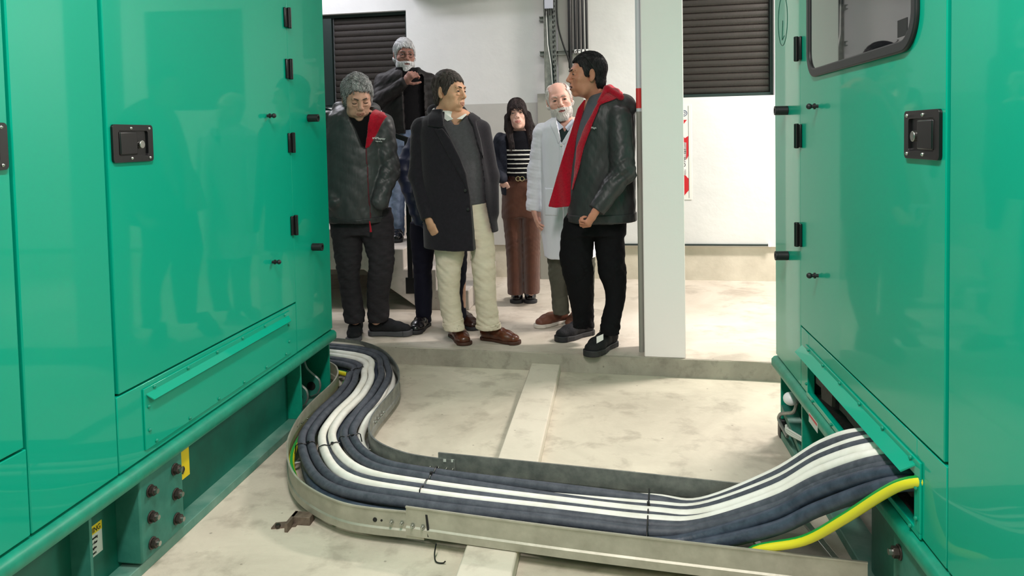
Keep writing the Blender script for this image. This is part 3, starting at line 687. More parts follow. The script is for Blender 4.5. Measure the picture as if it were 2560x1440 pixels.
# ================================================================ LIGHT
def area(name, loc, rot, sx, sy, power, color=(1, 1, 1), spread=180):
    l = bpy.data.lights.new(name, 'AREA'); l.shape = 'RECTANGLE'; l.size = sx; l.size_y = sy; l.energy = power; l.color = color; l.spread = math.radians(spread)
    o = bpy.data.objects.new(name, l); COL.objects.link(o); o.location = loc; o.rotation_euler = rot; return o
area('aisle_lamp', (-.35, .9, 3.42), (0, 0, 0), .25, 1.5, 112, (1, .905, .88))
area('aisle_lamp_rear', (-.35, -1.6, 3.42), (0, 0, 0), .25, 1.5, 80, (1, .905, .88))
area('platform_lamp_right', (2.5, 5.5, 3.42), (0, 0, 0), 1.4, .3, 240, (1, .915, .85))
area('platform_lamp_left', (-2.9, 6.2, 3.42), (0, 0, 0), 1.2, .25, 42, (.95, .93, 1))
area('platform_lamp_middle', (-.2, 5.3, 3.42), (0, 0, 0), 1.2, .25, 10, (.97, .93, .97))
w = bpy.data.worlds.new('world'); sc.world = w; w.use_nodes = True
w.node_tree.nodes['Background'].inputs[0].default_value = (.9, .95, 1, 1); w.node_tree.nodes['Background'].inputs[1].default_value = .1
# ================================================================ SCULPTING (distance fields -> smooth meshes)
f4 = np.float32
class Field:
    def __init__(s, lo, hi, h):
        s.h = h; s.lo = np.array(lo, f4); n = [int(math.ceil((hi[i]-lo[i])/h))+1 for i in range(3)]
        s.x = (lo[0]+h*np.arange(n[0])).astype(f4); s.y = (lo[1]+h*np.arange(n[1])).astype(f4); s.z = (lo[2]+h*np.arange(n[2])).astype(f4)
        s.D = np.full(n, .2, f4)
    def copy(s):
        g = Field.__new__(Field); g.h, g.lo, g.x, g.y, g.z = s.h, s.lo, s.x, s.y, s.z; g.D = s.D.copy(); return g
    def sl(s, lo, hi):
        r = []
        for ax, a, b in ((s.x, lo[0], hi[0]), (s.y, lo[1], hi[1]), (s.z, lo[2], hi[2])):
            i = max(0, int((a-ax[0])/s.h)-1); j = min(len(ax), int((b-ax[0])/s.h)+3)
            if j <= i: return None
            r.append(slice(i, j))
        return tuple(r)
    def grid(s, q=None):
        if q is None: q = (slice(None),)*3
        return s.x[q[0]][:, None, None], s.y[q[1]][None, :, None], s.z[q[2]][None, None, :]
    def put(s, q, d, k, op='u'):
        A = s.D[q]
        if op == 'u':
            if k: h = np.clip(.5+.5*(A-d)/k, 0, 1); s.D[q] = A+(d-A)*h-k*h*(1-h)
            else: s.D[q] = np.minimum(A, d)
        else:
            d = -d
            if k: h = np.clip(.5-.5*(A-d)/k, 0, 1); s.D[q] = A+(d-A)*h+k*h*(1-h)
            else: s.D[q] = np.maximum(A, d)
    def cone(s, a, b, r1, r2, k=.0, op='u', side=None, flat=1., m=.03):
        """tapered capsule a-b; with side: radii run along side, flat*radius across it"""
        a = np.array(a, f4); b = np.array(b, f4); R = max(r1, r2)*max(1, flat)+m+k
        q = s.sl(np.minimum(a, b)-R, np.maximum(a, b)+R)
        if q is None: return s
        X, Y, Z = s.grid(q); v = b-a; L2 = max(1e-9, float(v.dot(v)))
        px, py, pz = X-a[0], Y-a[1], Z-a[2]
        t = np.clip((px*v[0]+py*v[1]+pz*v[2])/L2, 0, 1)
        px, py, pz = px-t*v[0], py-t*v[1], pz-t*v[2]
        rr = r1+(r2-r1)*t
        if side is None: d = np.sqrt(px*px+py*py+pz*pz)-rr
        else:
            n = np.array(side, f4); n /= np.linalg.norm(n); qs = px*n[0]+py*n[1]+pz*n[2]; l2 = px*px+py*py+pz*pz; q2 = np.maximum(l2-qs*qs, 0)
            kk = np.sqrt((qs/rr)**2+q2/(rr*flat)**2); kk = np.maximum(kk, .25); l = np.sqrt(l2)
            d = np.maximum(l, .25*rr*min(1, flat))*(1-1/kk)
        s.put(q, d, k, op); return s
    def ell(s, c, r, k=0., op='u', rot=None, m=.03):
        c = np.array(c, f4); R = max(r)+m+k; q = s.sl(c-R, c+R)
        if q is None: return s
        X, Y, Z = s.grid(q); p = [X-c[0], Y-c[1], Z-c[2]]
        if rot is not None: p = [sum(float(rot[j][i])*p[j] for j in range(3)) for i in range(3)]
        kk = np.sqrt((p[0]/r[0])**2+(p[1]/r[1])**2+(p[2]/r[2])**2); l = np.sqrt(p[0]**2+p[1]**2+p[2]**2)
        d = np.maximum(l, .3*min(r))*(1-1/np.maximum(kk, .3))
        s.put(q, d, k, op); return s
    def loft(s, rows, k=0., op='u', pw=2., cap=True):
        """rows of (z, cx, cy, a, b) - stacked ovals, half widths a (x) and b (y)"""
        rows = sorted(rows); Zs = np.array([r[0] for r in rows]); A = np.array([r[1:] for r in rows], float)
        z0, z1 = Zs[0], Zs[-1]; mx = A[:, 2:].max()+.05
        q = s.sl((A[:, 0].min()-mx, A[:, 1].min()-mx, z0-.03), (A[:, 0].max()+mx, A[:, 1].max()+mx, z1+.03))
        X, Y, Z = s.grid(q); zz = s.z[q[2]]
        # smooth interpolation (monotone in parameter)
        def interp(col):
            sm = np.interp(zz, Zs, A[:, col])
            w = max(1, int(.018/s.h)); ker = np.hanning(2*w+3)[1:-1]; ker /= ker.sum()
            pad = np.pad(sm, (len(ker)//2, len(ker)//2), mode='edge'); return np.convolve(pad, ker, 'valid').astype(f4)[None, None, :]
        cx, cy, a, b = (interp(i) for i in range(4))
        dx, dy = X-cx, Y-cy
        kk = (np.abs(dx/a)**pw+np.abs(dy/b)**pw)**(1/pw); l = np.sqrt(dx*dx+dy*dy)
        d = np.maximum(l, .3*np.minimum(a, b))*(1-1/np.maximum(kk, .3))
        if cap:
            e = np.maximum(Z-z1, z0-Z); d = np.maximum(d, e+0*d)
        s.put(q, d.astype(f4), k, op); return s
    def noise(s, amp, freq, seed=0, weight=None, ridge=False):
        rs = np.random.RandomState(seed); X, Y, Z = s.grid(); n = 0
        fx, fy, fz = freq
        wx = .35*np.sin(Z*fz*.37+1.3*seed)+.3*np.sin(X*fx*.5+Y*fy*.4); tot = 0
        for o in range(4):
            v = rs.uniform(.6, 1.4, 3)*(1.0, 1.7, 2.6, 4.1)[o]; ph = rs.uniform(0, 6.28, 3); sg = rs.choice([-1, 1], 3)
            w = np.sin(X*(fx*v[0]*sg[0])+Y*(fy*v[1]*sg[1])+Z*(fz*v[2])+ph[0]+wx*1.8*(o+1)*.6)
            if ridge: w = 1-2*np.abs(w)
            n = n+w/(1, 1.5, 2.4, 3.6)[o]; tot += 1/(1, 1.5, 2.4, 3.6)[o]
        n = n/tot*amp
        if weight is not None: n = n*weight
        s.D = (s.D+n).astype(f4); return s
    def cut(s, d):      # keep where d<0
        s.D = np.maximum(s.D, d.astype(f4)); return s
    def mesh(s):
        D = s.D; h = s.h
        D = np.pad(D, 1, constant_values=.05); lo = s.lo-h
        ins = D < 0
        nx, ny, nz = D.shape
        c = ins[:-1, :-1, :-1].astype(np.int8)
        for i in (0, 1):
            for j in (0, 1):
                for k in (0, 1):
                    if i or j or k: c = c+ins[i:nx-1+i, j:ny-1+j, k:nz-1+k]
        act = (c > 0) & (c < 8); I, J, K = np.nonzero(act)
        if len(I) == 0: return np.zeros((0, 3)), np.zeros((0, 4), int)
        idx = np.full(act.shape, -1, np.int32); idx[I, J, K] = np.arange(len(I))
        V = np.zeros((len(I), 3)); N = np.zeros(len(I))
        cor = {(a, b, cc): D[I+a, J+b, K+cc] for a in (0, 1) for b in (0, 1) for cc in (0, 1)}
        for ax in range(3):
            for u in (0, 1):
                for v in (0, 1):
                    p = [u, v]; p.insert(ax, 0); q = list(p); q[ax] = 1
                    d0, d1 = cor[tuple(p)], cor[tuple(q)]; m = (d0 < 0) != (d1 < 0)
                    t = np.where(m, d0/np.where(m, d0-d1, 1), 0)
                    P = np.tile(np.array(p, float), (len(I), 1)); P[:, ax] = t
                    V[m] += P[m]; N[m] += 1
        V = (V/N[:, None]+np.stack([I, J, K], 1))*h+lo
        Q = []
        for ax in range(3):
            a = [slice(None)]*3; b = [slice(None)]*3; a[ax] = slice(0, -1); b[ax] = slice(1, None)
            A_, B_2 = ins[tuple(a)], ins[tuple(b)]; e = np.nonzero(A_ != B_2); E = np.stack(e, 1)
            o1, o2 = [(1, 2), (2, 0), (0, 1)][ax]
            ok = (E[:, o1] > 0) & (E[:, o2] > 0) & (E[:, o1] < idx.shape[o1]) & (E[:, o2] < idx.shape[o2]); E = E[ok]
            s0 = A_[E[:, 0], E[:, 1], E[:, 2]]
            def at(d1, d2):
                F_ = E.copy(); F_[:, o1] -= d1; F_[:, o2] -= d2; return idx[F_[:, 0], F_[:, 1], F_[:, 2]]
            q = np.stack([at(1, 1), at(0, 1), at(0, 0), at(1, 0)], 1)
            q = np.where(s0[:, None], q, q[:, ::-1]); Q.append(q)
        Q = np.concatenate(Q); Q = Q[(Q >= 0).all(1)]
        return V, Q

def rawmesh(name, V, Q, parent, mats, matfn=None, relax=1):
    V = np.asarray(V, float)
    if relax and len(V):      # light smoothing of the voxel steps
        for _ in range(relax):
            S = np.zeros_like(V); C = np.zeros(len(V))
            for a, b in ((0, 1), (1, 2), (2, 3), (3, 0)):
                np.add.at(S, Q[:, a], V[Q[:, b]]); np.add.at(C, Q[:, a], 1); np.add.at(S, Q[:, b], V[Q[:, a]]); np.add.at(C, Q[:, b], 1)
            V = V*.5+.5*S/np.maximum(C, 1)[:, None]
    base = np.array(wloc(parent)) if parent is not None else np.zeros(3)
    me = bpy.data.meshes.new(name)
    me.vertices.add(len(V)); me.vertices.foreach_set('co', (V-base).astype(f4).ravel())
    me.loops.add(len(Q)*4); me.loops.foreach_set('vertex_index', Q.astype(np.int32).ravel())
    me.polygons.add(len(Q)); me.polygons.foreach_set('loop_start', np.arange(0, len(Q)*4, 4, dtype=np.int32)); me.polygons.foreach_set('loop_total', np.full(len(Q), 4, np.int32))
    if matfn is not None and len(Q): me.polygons.foreach_set('material_index', matfn(V[Q].mean(1)).astype(np.int32))
    me.polygons.foreach_set('use_smooth', np.ones(len(Q), bool))
    me.update(calc_edges=True); me.validate()
    if not isinstance(mats, (list, tuple)): mats = [mats]
    return link(name, me, parent, mats)
def poly2(X, Z, P):
    """signed distance to a polygon in the xz plane (inside negative)"""
    P = [np.array(p, float) for p in P]; d = None; sgn = None
    for i in range(len(P)):
        a, b = P[i], P[i-1]; e = b-a; wx, wz = X-a[0], Z-a[1]
        t = np.clip((wx*e[0]+wz*e[1])/max(1e-9, e.dot(e)), 0, 1); q = (wx-e[0]*t)**2+(wz-e[1]*t)**2
        d = q if d is None else np.minimum(d, q)
        c1 = Z >= a[1]; c2 = Z < b[1]; c3 = e[0]*wz > e[1]*wx
        fl = (c1 & c2 & c3) | (~c1 & ~c2 & ~c3); sgn = np.where(fl, -1, 1)*(1 if sgn is None else sgn)
    return (np.sqrt(d)*sgn).astype(f4)

def rotm(yaw=0, pitch=0, roll=0):
    y, p, r = math.radians(yaw), math.radians(pitch), math.radians(roll)
    return np.array(Matrix.Rotation(y, 3, 'Z') @ Matrix.Rotation(p, 3, 'X') @ Matrix.Rotation(r, 3, 'Y'))

SKIN = {}
def skin(key, rgb, rgb2):
    m = mat('skin_'+key, rgb, .52, rgb2=rgb2, vscale=14, spec=.35, bump=.05, bscale=150)
    m.node_tree.nodes['Principled BSDF'].inputs['Subsurface Weight'].default_value = .08
    m.node_tree.nodes['Principled BSDF'].inputs['Subsurface Radius'].default_value = (.012, .005, .003)
    return m
M['eye'] = mat('eye_white', (222, 216, 210), .25); M['iris'] = mat('iris_dark', (38, 24, 18), .2)
def hairm(name, a, b): return mat(name, a, .6, rgb2=b, vscale=42, stretch=(1, 1, .3), bump=.6, bscale=110, spec=.35)

def strands(fld, n, length, topv, sidev, rad, seed, hairmats, name, parent, S, R, c, steps=5, jitter=.25, lift=.0012, mask=None, lens=(.6, 1.1)):
    """short hair fibres lying on the surface of a field (head frame); one mesh"""
    rs = np.random.RandomState(seed); V, Q = fld.mesh()
    if len(V) == 0: return
    D = fld.D; h = fld.h; lo = fld.lo
    def samp(p):
        q = (p-lo)/h; i = np.clip(q.astype(int), 0, np.array(D.shape)-2); f = np.clip(q-i, 0, 1); r = 0
        for a in (0, 1):
            for b in (0, 1):
                for cc in (0, 1):
                    w = (f[:, 0] if a else 1-f[:, 0])*(f[:, 1] if b else 1-f[:, 1])*(f[:, 2] if cc else 1-f[:, 2]); r = r+w*D[i[:, 0]+a, i[:, 1]+b, i[:, 2]+cc]
        return r
    def grad(p):
        e = h; g = np.stack([samp(p+np.eye(3)[k]*e)-samp(p-np.eye(3)[k]*e) for k in range(3)], 1); return g/np.maximum(1e-9, np.linalg.norm(g, axis=1))[:, None]
    p = V[rs.randint(0, len(V), n)]
    if mask is not None: p = p[mask(p)]
    n = len(p); jit = rs.normal(0, jitter, (n, 3)); L = length*rs.uniform(lens[0], lens[1], n)[:, None]/steps
    topv, sidev = np.array(topv, float), np.array(sidev, float)
    pts = [p+grad(p)*.0004]; x = p.copy(); lf = lift*rs.uniform(.3, 1.6, n)[:, None]
    lowf = np.sin(p*np.array([60, 50, 45])+2)*.35
    for k in range(steps):
        g = grad(x); t = np.clip((x[:, 2]-.075)/.04, 0, 1)[:, None]
        tv = np.tile(topv, (n, 1)); 
        if topv[0] > 5: tv = np.stack([np.sign(x[:, 0])*.9, -.35+0*x[:, 0], -.35+0*x[:, 0]], 1)
        v = tv*t+sidev*(1-t)+jit+lowf; v = v-g*(v*g).sum(1)[:, None]; v /= np.maximum(1e-6, np.linalg.norm(v, axis=1))[:, None]
        x = x+v*L; d = np.clip(samp(x), -.01, .012)[:, None]; x = x-grad(x)*np.minimum(d, .004)*.8
        pts.append(x+grad(x)*lf*(.5+.5*(k+1)/steps))
    P = np.stack(pts, 1); m = steps+1
    T = P[:, -1]-P[:, 0]; T /= np.maximum(1e-9, np.linalg.norm(T, axis=1))[:, None]; G_ = grad(p); B1 = np.cross(T, G_); B1 /= np.maximum(1e-9, np.linalg.norm(B1, axis=1))[:, None]; B2 = np.cross(B1, T)
    rr = np.interp(np.arange(m), [0, m*.5, m-1], [rad, rad, rad*.3])
    ring = []
    for a in (0, 2.094, 4.189): ring.append(P+(B1*math.cos(a)+B2*math.sin(a))[:, None, :]*rr[None, :, None])
    VV = np.stack(ring, 2).reshape(-1, 3)      # strand, step, 3
    base = (np.arange(n)*m*3)[:, None, None]; st = (np.arange(m-1)*3)[None, :, None]; k3 = np.arange(3)[None, None, :]
    a = base+st+k3; b = base+st+(k3+1) % 3; F_ = np.stack([a, b, b+3, a+3], -1).reshape(-1, 4)
    sel = rs.randint(0, len(hairmats), n); mi = np.repeat(sel, (m-1)*3)
    o = rawmesh(name, (VV*S) @ R.T+np.array(c), F_, parent, hairmats, None, relax=0)
    if len(o.data.polygons) == len(mi): o.data.polygons.foreach_set('material_index', mi.astype(np.int32))
    o['kind'] = 'stuff'
    return o

def head(root, body_parts, c, R, sc_, sk, lips, hm, style, brow=None, neck_to=None, beard=None, age=0, wide=1., nose=1., open_mouth=0, lid=.0030, cheek=1.):
    """c: world centre of the head (mid skull), R: rotation, face looks along local -y. returns mesh data for the body + makes hair, eyes, brows"""
    S = sc_
    def Lw(p): return np.array(c)+R @ (np.array(p)*S)
    g = Field((-.105, -.15, -.30), (.105, .135, .145), .0026)
    w = wide
    g.ell((0, .018, .042), (.077*w, .094, .086)); g.ell((0, -.022, .012), (.070*w, .072, .080), .02)
    g.ell((0, -.030, -.050), (.056*w, .058, .066), .03)
    g.cone((-.036*w*cheek, -.028, -.080), (.036*w*cheek, -.028, -.080), .028*(.5+.5*cheek), .028*(.5+.5*cheek), .025)          # jaw
    g.ell((0, -.072, -.098), (.022, .018, .018), .018)                             # chin
    for x in (-1, 1):
        g.ell((x*.046*w, -.058, -.018), (.022*cheek, .022*cheek, .020), .02)                       # cheekbones
        g.ell((x*.036*w*cheek, -.056, -.058), (.021*cheek, .023*cheek, .026), .02)
    g.cone((-.036, -.080, .034), (.036, -.080, .034), .013, .013, .014)          # brow ridge
    for x in (-1, 1): g.ell((x*.033, -.098, .010), (.019, .017, .0125), .012, 's')           # sockets
    g.cone((0, -.088, .028), (0, -.102*nose-.001, -.014), .0085, .0105, .012); g.ell((0, -.104*nose-.001, -.020), (.0135, .0125, .0115), .007)
    for x in (-1, 1): g.ell((x*.0135, -.098, -.027), (.0085, .011, .008), .005)
    for x in (-1, 1): g.ell((x*.0075, -.106, -.0335), (.0035, .006, .004), .002, 's')
    g.ell((0, -.082, -.060), (.034, .020, .026), .014)                               # muzzle
    mo = .004*open_mouth
    g.cone((-.026, -.086, -.0590), (0, -.0995, -.0560), .0035, .0048, .005); g.cone((.026, -.086, -.0590), (0, -.0995, -.0560), .0035, .0048, .005)
    g.cone((-.023, -.087, -.0640-mo), (0, -.098, -.067-mo), .0035, .0055, .005); g.cone((.023, -.087, -.0640-mo), (0, -.098, -.067-mo), .0035, .0055, .005)
    g.cone((-.023, -.096, -.0605-mo*.4), (.023, -.096, -.0605-mo*.4), .0016+mo*.6, .0016+mo*.6, .003, 's')
    g.cone((0, -.108, -.0605-mo*.4), (0, -.09, -.0605-mo*.4), .0025+mo, .0018+mo, .004, 's')
    if age:
        for x in (-1, 1): g.cone((x*.022, -.098, -.030), (x*.034, -.088, -.060), .0022*age, .002*age, .008, 's')
        for z in (.058, .068): g.cone((-.03, -.094, z), (.03, -.094, z), .001*age, .001*age, .006, 's')
        for x in (-1, 1): g.ell((x*.032, -.088, -.008), (.014, .006, .004), .008)
    # ears
    for x in (-1, 1):
        rt = rotm(x*22, 0, 0)
        g.ell((x*.081*w, .012, .004), (.0075, .020, .033), .006, rot=rt); g.ell((x*.078*w, .006, -.022), (.008, .012, .014), .006)
        g.ell((x*.0905*w, .006, .005), (.0085, .0115, .022), .003, 's', rot=rt); g.ell((x*.088*w, .001, -.006), (.006, .006, .008), .003, 's')
    # neck
    nb = R.T @ (np.array(neck_to)-np.array(c))/S if neck_to is not None else np.array((0, .03, -.25))
    g.cone((0, .012, -.06), nb, .052*w, .062, .03, side=(1, 0, 0), flat=1.0)
    Dh = g.copy()
    # eyelids
    for x in (-1, 1):
        q = g.sl((x*.033-.03, -.11, -.02), (x*.033+.03, -.05, .04)); X, Y, Z = g.grid(q)
        ball = np.sqrt((X-x*.033)**2+(Y+.0765)**2+(Z-.010)**2)-.0152
        slit = np.sqrt(((X-x*.033)/3.4)**2+(Z-.0095+.0*X)**2)-lid
        ld = np.maximum(ball, -slit+0*ball); ld = np.maximum(ld, -ball-.0035)
        g.put(q, ld.astype(f4), .003)
    V, Q = g.mesh()
    loc = V.copy()
    for _ in range(1): pass
    fc = loc[Q].mean(1)
    mi = np.zeros(len(Q), int)
    lipm = (np.abs(fc[:, 0]) < .024) & (fc[:, 1] < -.088) & (fc[:, 2] > -.076-mo) & (fc[:, 2] < -.0505) & (np.abs(fc[:, 2]+.061+mo*.4) < .0125*(1-(np.abs(fc[:, 0])/.027)**2)+.001)
    mi[lipm] = 1
    Vw = (V*S) @ R.T+np.array(c)
    body_parts.append((Vw, Q, mi))
    # eyes
    for x in (-1, 1):
        mb = MB(); cc = Lw((x*.033, -.0765, .010)); mb.sphere(cc, .0138*S, 10)
        e = mb.build('eye', [M['eye'], M['iris']], root)
        gz = R @ np.array((0, -1, -.03)); gz /= np.linalg.norm(gz); off = np.array(wloc(root))
        for p in e.data.polygons:
            n_ = np.array(p.center)+off-cc; p.material_index = 1 if n_.dot(gz)/np.linalg.norm(n_) > .86 else 0
        # lash line along the upper lid
        lp_ = [Lw((x*.033+a, -.0765-math.sqrt(max(0, .0158**2-a*a-b_*b_)), .010+b_)) for a, b_ in ((-.0125, -.0015), (-.008, .0018+lid*.35), (0, .003+lid*.5), (.008, .0018+lid*.35), (.0125, -.0015))] if lid > .001 else \
              [Lw((x*.033+a, -.0765-math.sqrt(max(0, .0160**2-a*a-b_*b_)), .010+b_)) for a, b_ in ((-.0125, -.001), (-.007, -.004), (0, -.005), (.007, -.004), (.0125, -.001))]
        MB().tube(catmull(lp_, 3), .0017*S, 5).build('eyelashes', M['ink'], root)
        # brow
        bmt = brow or hm
        P_ = [Lw((x*a, b2, z)) for a, b2, z in ((.013, -.0985, .031), (.025, -.098, .036), (.038, -.090, .037), (.050, -.078, .031))]
        MB().tube(catmull(P_, 4), [.0036*S*(1 if i < 9 else .7) for i in range(13)], 6).build('eyebrow', bmt, root)
    # hair
    X, Y, Z = Dh.grid()
    def shell(th, k=0):
        s_ = Dh.copy(); return s_
    if style:
        hh = Field((-.12, -.13, -.22), (.12, .15, .165), .003)
        vol = style.get('vol', .012); side_v = style.get('side', .006)
        hh.ell((0, .020, .044+vol*.4), (.077*w+side_v, .094+vol*.7, .086+vol)); hh.ell((0, -.018, .018+vol*.4), (.070*w+side_v+.001, .070+vol*.55, .080+vol), .02)
        hh.ell((0, .040, -.035), (.062*w+side_v, .062+vol*.5, .055), .03)
        HX, HY, HZ = hh.grid()
        fz = style.get('front', .072); tz = style.get('temple', .035); nape = style.get('nape', -.075)
        # lower limit of the hair as function of depth y: forehead -> temple -> sideburn -> nape
        ys = [-.14, -.088, -.066, -.045, -.026, -.012, .012, .03, .05, .15]
        zs = [fz, fz, fz-.006, tz, style.get('burn', -.012), style.get('burn', -.012), .030, .0, nape, nape]
        lim = np.interp(hh.y, ys, zs).astype(f4)[None, :, None]
        xpeak = style.get('peak', 0)*(HX/.05)**2
        sweep = style.get('sweep', 0)*HX/.07
        lim2 = lim+np.where(HY < -.05, xpeak+sweep, 0)+.004*np.sin(HX*160+HY*90)+.003*np.sin(HX*390)
        if style.get('bald'):
            b0 = style['bald']; crown = np.sqrt((HX/.072)**2+((HY+.01)/.10)**2); hh.cut(np.where(HZ > b0, .9-crown, -1)*.03+0*HZ)
        hh.cut((lim2-HZ)*.7)
        fr = style.get('strand', 150)
        hh.noise(style.get('amp', .0022), (fr, fr*.5, fr*.25), 5, ridge=True)
        if style.get('wave'): hh.noise(style['wave'], (48, 55, 42), 9)
        for cv in style.get('locks', []): hh.cone(cv[0], cv[1], cv[2], cv[3], .012, side=(0, 1, 0), flat=cv[4])
        if style.get('fringe'):
            hh.ell((0, -.060, .062), (.060, .034, .032), .01)
            hh.D = np.maximum(hh.D, np.where((HY < -.055), (style['fringe']-HZ), -1).astype(f4)+0*HX)
        HV, HQ = hh.mesh(); ho = rawmesh('hair', (HV*S) @ R.T+np.array(c), HQ, root, hm)
        if style.get('n', 1): strands(hh, style.get('n', 3200), style.get('len', .036), style.get('top', (.25, -.8, 0)), style.get('sidev', (0, .25, -1)), style.get('rad', .00085), 3, style['mats'], 'hair_strands', ho, S, R, c, jitter=style.get('jit', .22), lift=style.get('lift', .0016))
    if beard:
        bb = Dh.copy(); th = beard.get('th', .006)
        top = np.interp(bb.y, [-.14, -.098, -.085, -.06, -.02, .01, .05], [-.040, -.040, -.046, -.040, -.028, -.012, .0]).astype(f4)[None, :, None]
        X, Y, Z = bb.grid()
        bb.D = bb.D-th
        if beard.get('long'): bb.ell((0, -.074, -.105-beard['long']), (.036, .026, .030+beard['long']), .02)
        mouth = np.sqrt((X/.024)**2+((Z+.062)/.0085)**2)-1
        bb.cut(np.maximum(np.maximum((Z-top), (Y-.022))*.7, -.01*mouth-.0*Y) if not beard.get('nomouth') else (Z-top))
        bb.cut((-(Z+.122+beard.get('long', 0)*2))+0*X+0*Y)
        bb.noise(.002, (170, 120, 60), 4, ridge=True)
        BV, BQ = bb.mesh(); bo = rawmesh('beard', (BV*S) @ R.T+np.array(c), BQ, root, beard['m']); strands(bb, 1500, .018, (0, -.2, -1), (0, -.2, -1), .0008, 5, beard['mats'], 'beard_strands', bo, S, R, c, jitter=.3)
    return Lw

def hand(body_parts, wrist, fdir, palm, S=1., curl=(35, 40, 30), spread=1., thumb=.5, thumb_side=1, arm=.06):
    """adds a hand; fdir: direction of the fingers, palm: direction the palm faces"""
    f = np.array(fdir, float); f /= np.linalg.norm(f); n = np.array(palm, float); n -= f*n.dot(f); n /= np.linalg.norm(n); s_ = np.cross(f, n)*thumb_side
    # local frame: x = thumb side, y = fingers, z = palm direction
    g = Field((-.065, -.075, -.035), (.09, .20, .10), .0028)
    g.cone((0, -.035, 0), (0, .0, 0), .026, .026, 0, side=(1, 0, 0), flat=.75)
    g.cone((0, .0, 0), (0, .035, 0), .028, .036, .02, side=(1, 0, 0), flat=.5); g.cone((0, .03, 0), (-.002, .078, .001), .038, .040, .012, side=(1, 0, 0), flat=.36)
    L_ = [(.0405, .026, .021), (.045, .029, .022), (.042, .026, .021), (.033, .020, .019)]
    for i in range(4):
        p = np.array((.030-.020*i, .086-(.003, 0, .003, .010)[i], 0.)); a = 0; sp = (.10-.07*i)*spread
        r = (.0092, .0095, .009, .0078)[i]
        cc = [c_*(1+.12*(i-1)) for c_ in curl]
        for j in range(3):
            a += math.radians(cc[j]); d = np.array((math.sin(sp)*math.cos(a), math.cos(sp)*math.cos(a), math.sin(a))); q = p+d*L_[i][j]
            g.cone(p, q, r, r*.93, .004 if j else .008); p = q; r *= .93
    p = np.array((.026, .018, .006)); t = thumb
    for d, ln, r in (((.75, .62, .25+t*.3), .040, .0125), ((.45, .8, .25+t*.6), .032, .0105), ((.2, .85, .3+t*.8), .027, .0095)):
        d = np.array(d); d /= np.linalg.norm(d); q = p+d*ln; g.cone(p, q, r, r*.92, .010 if r > .012 else .005); p = q
    V, Q = g.mesh(); B = np.stack([s_, f, n], 1)
    if np.linalg.det(B) < 0: Q = Q[:, ::-1]
    body_parts.append(((V*S) @ B.T+np.array(wrist), Q, np.zeros(len(Q), int)))

def finish_body(root, parts, mats):
    V = []; Q = []; m = []; o = 0
    for v, q, mi in parts: V.append(v); Q.append(q+o); m.append(mi); o += len(v)
    V = np.concatenate(V); Q = np.concatenate(Q); m = np.concatenate(m)
    base = np.array(wloc(root))
    ob = rawmesh('body', V, Q, root, mats, None, relax=0)
    mm = np.zeros(len(ob.data.polygons), np.int32); mm[:len(m)] = m[:len(mm)]; ob.data.polygons.foreach_set('material_index', mm)
    return ob

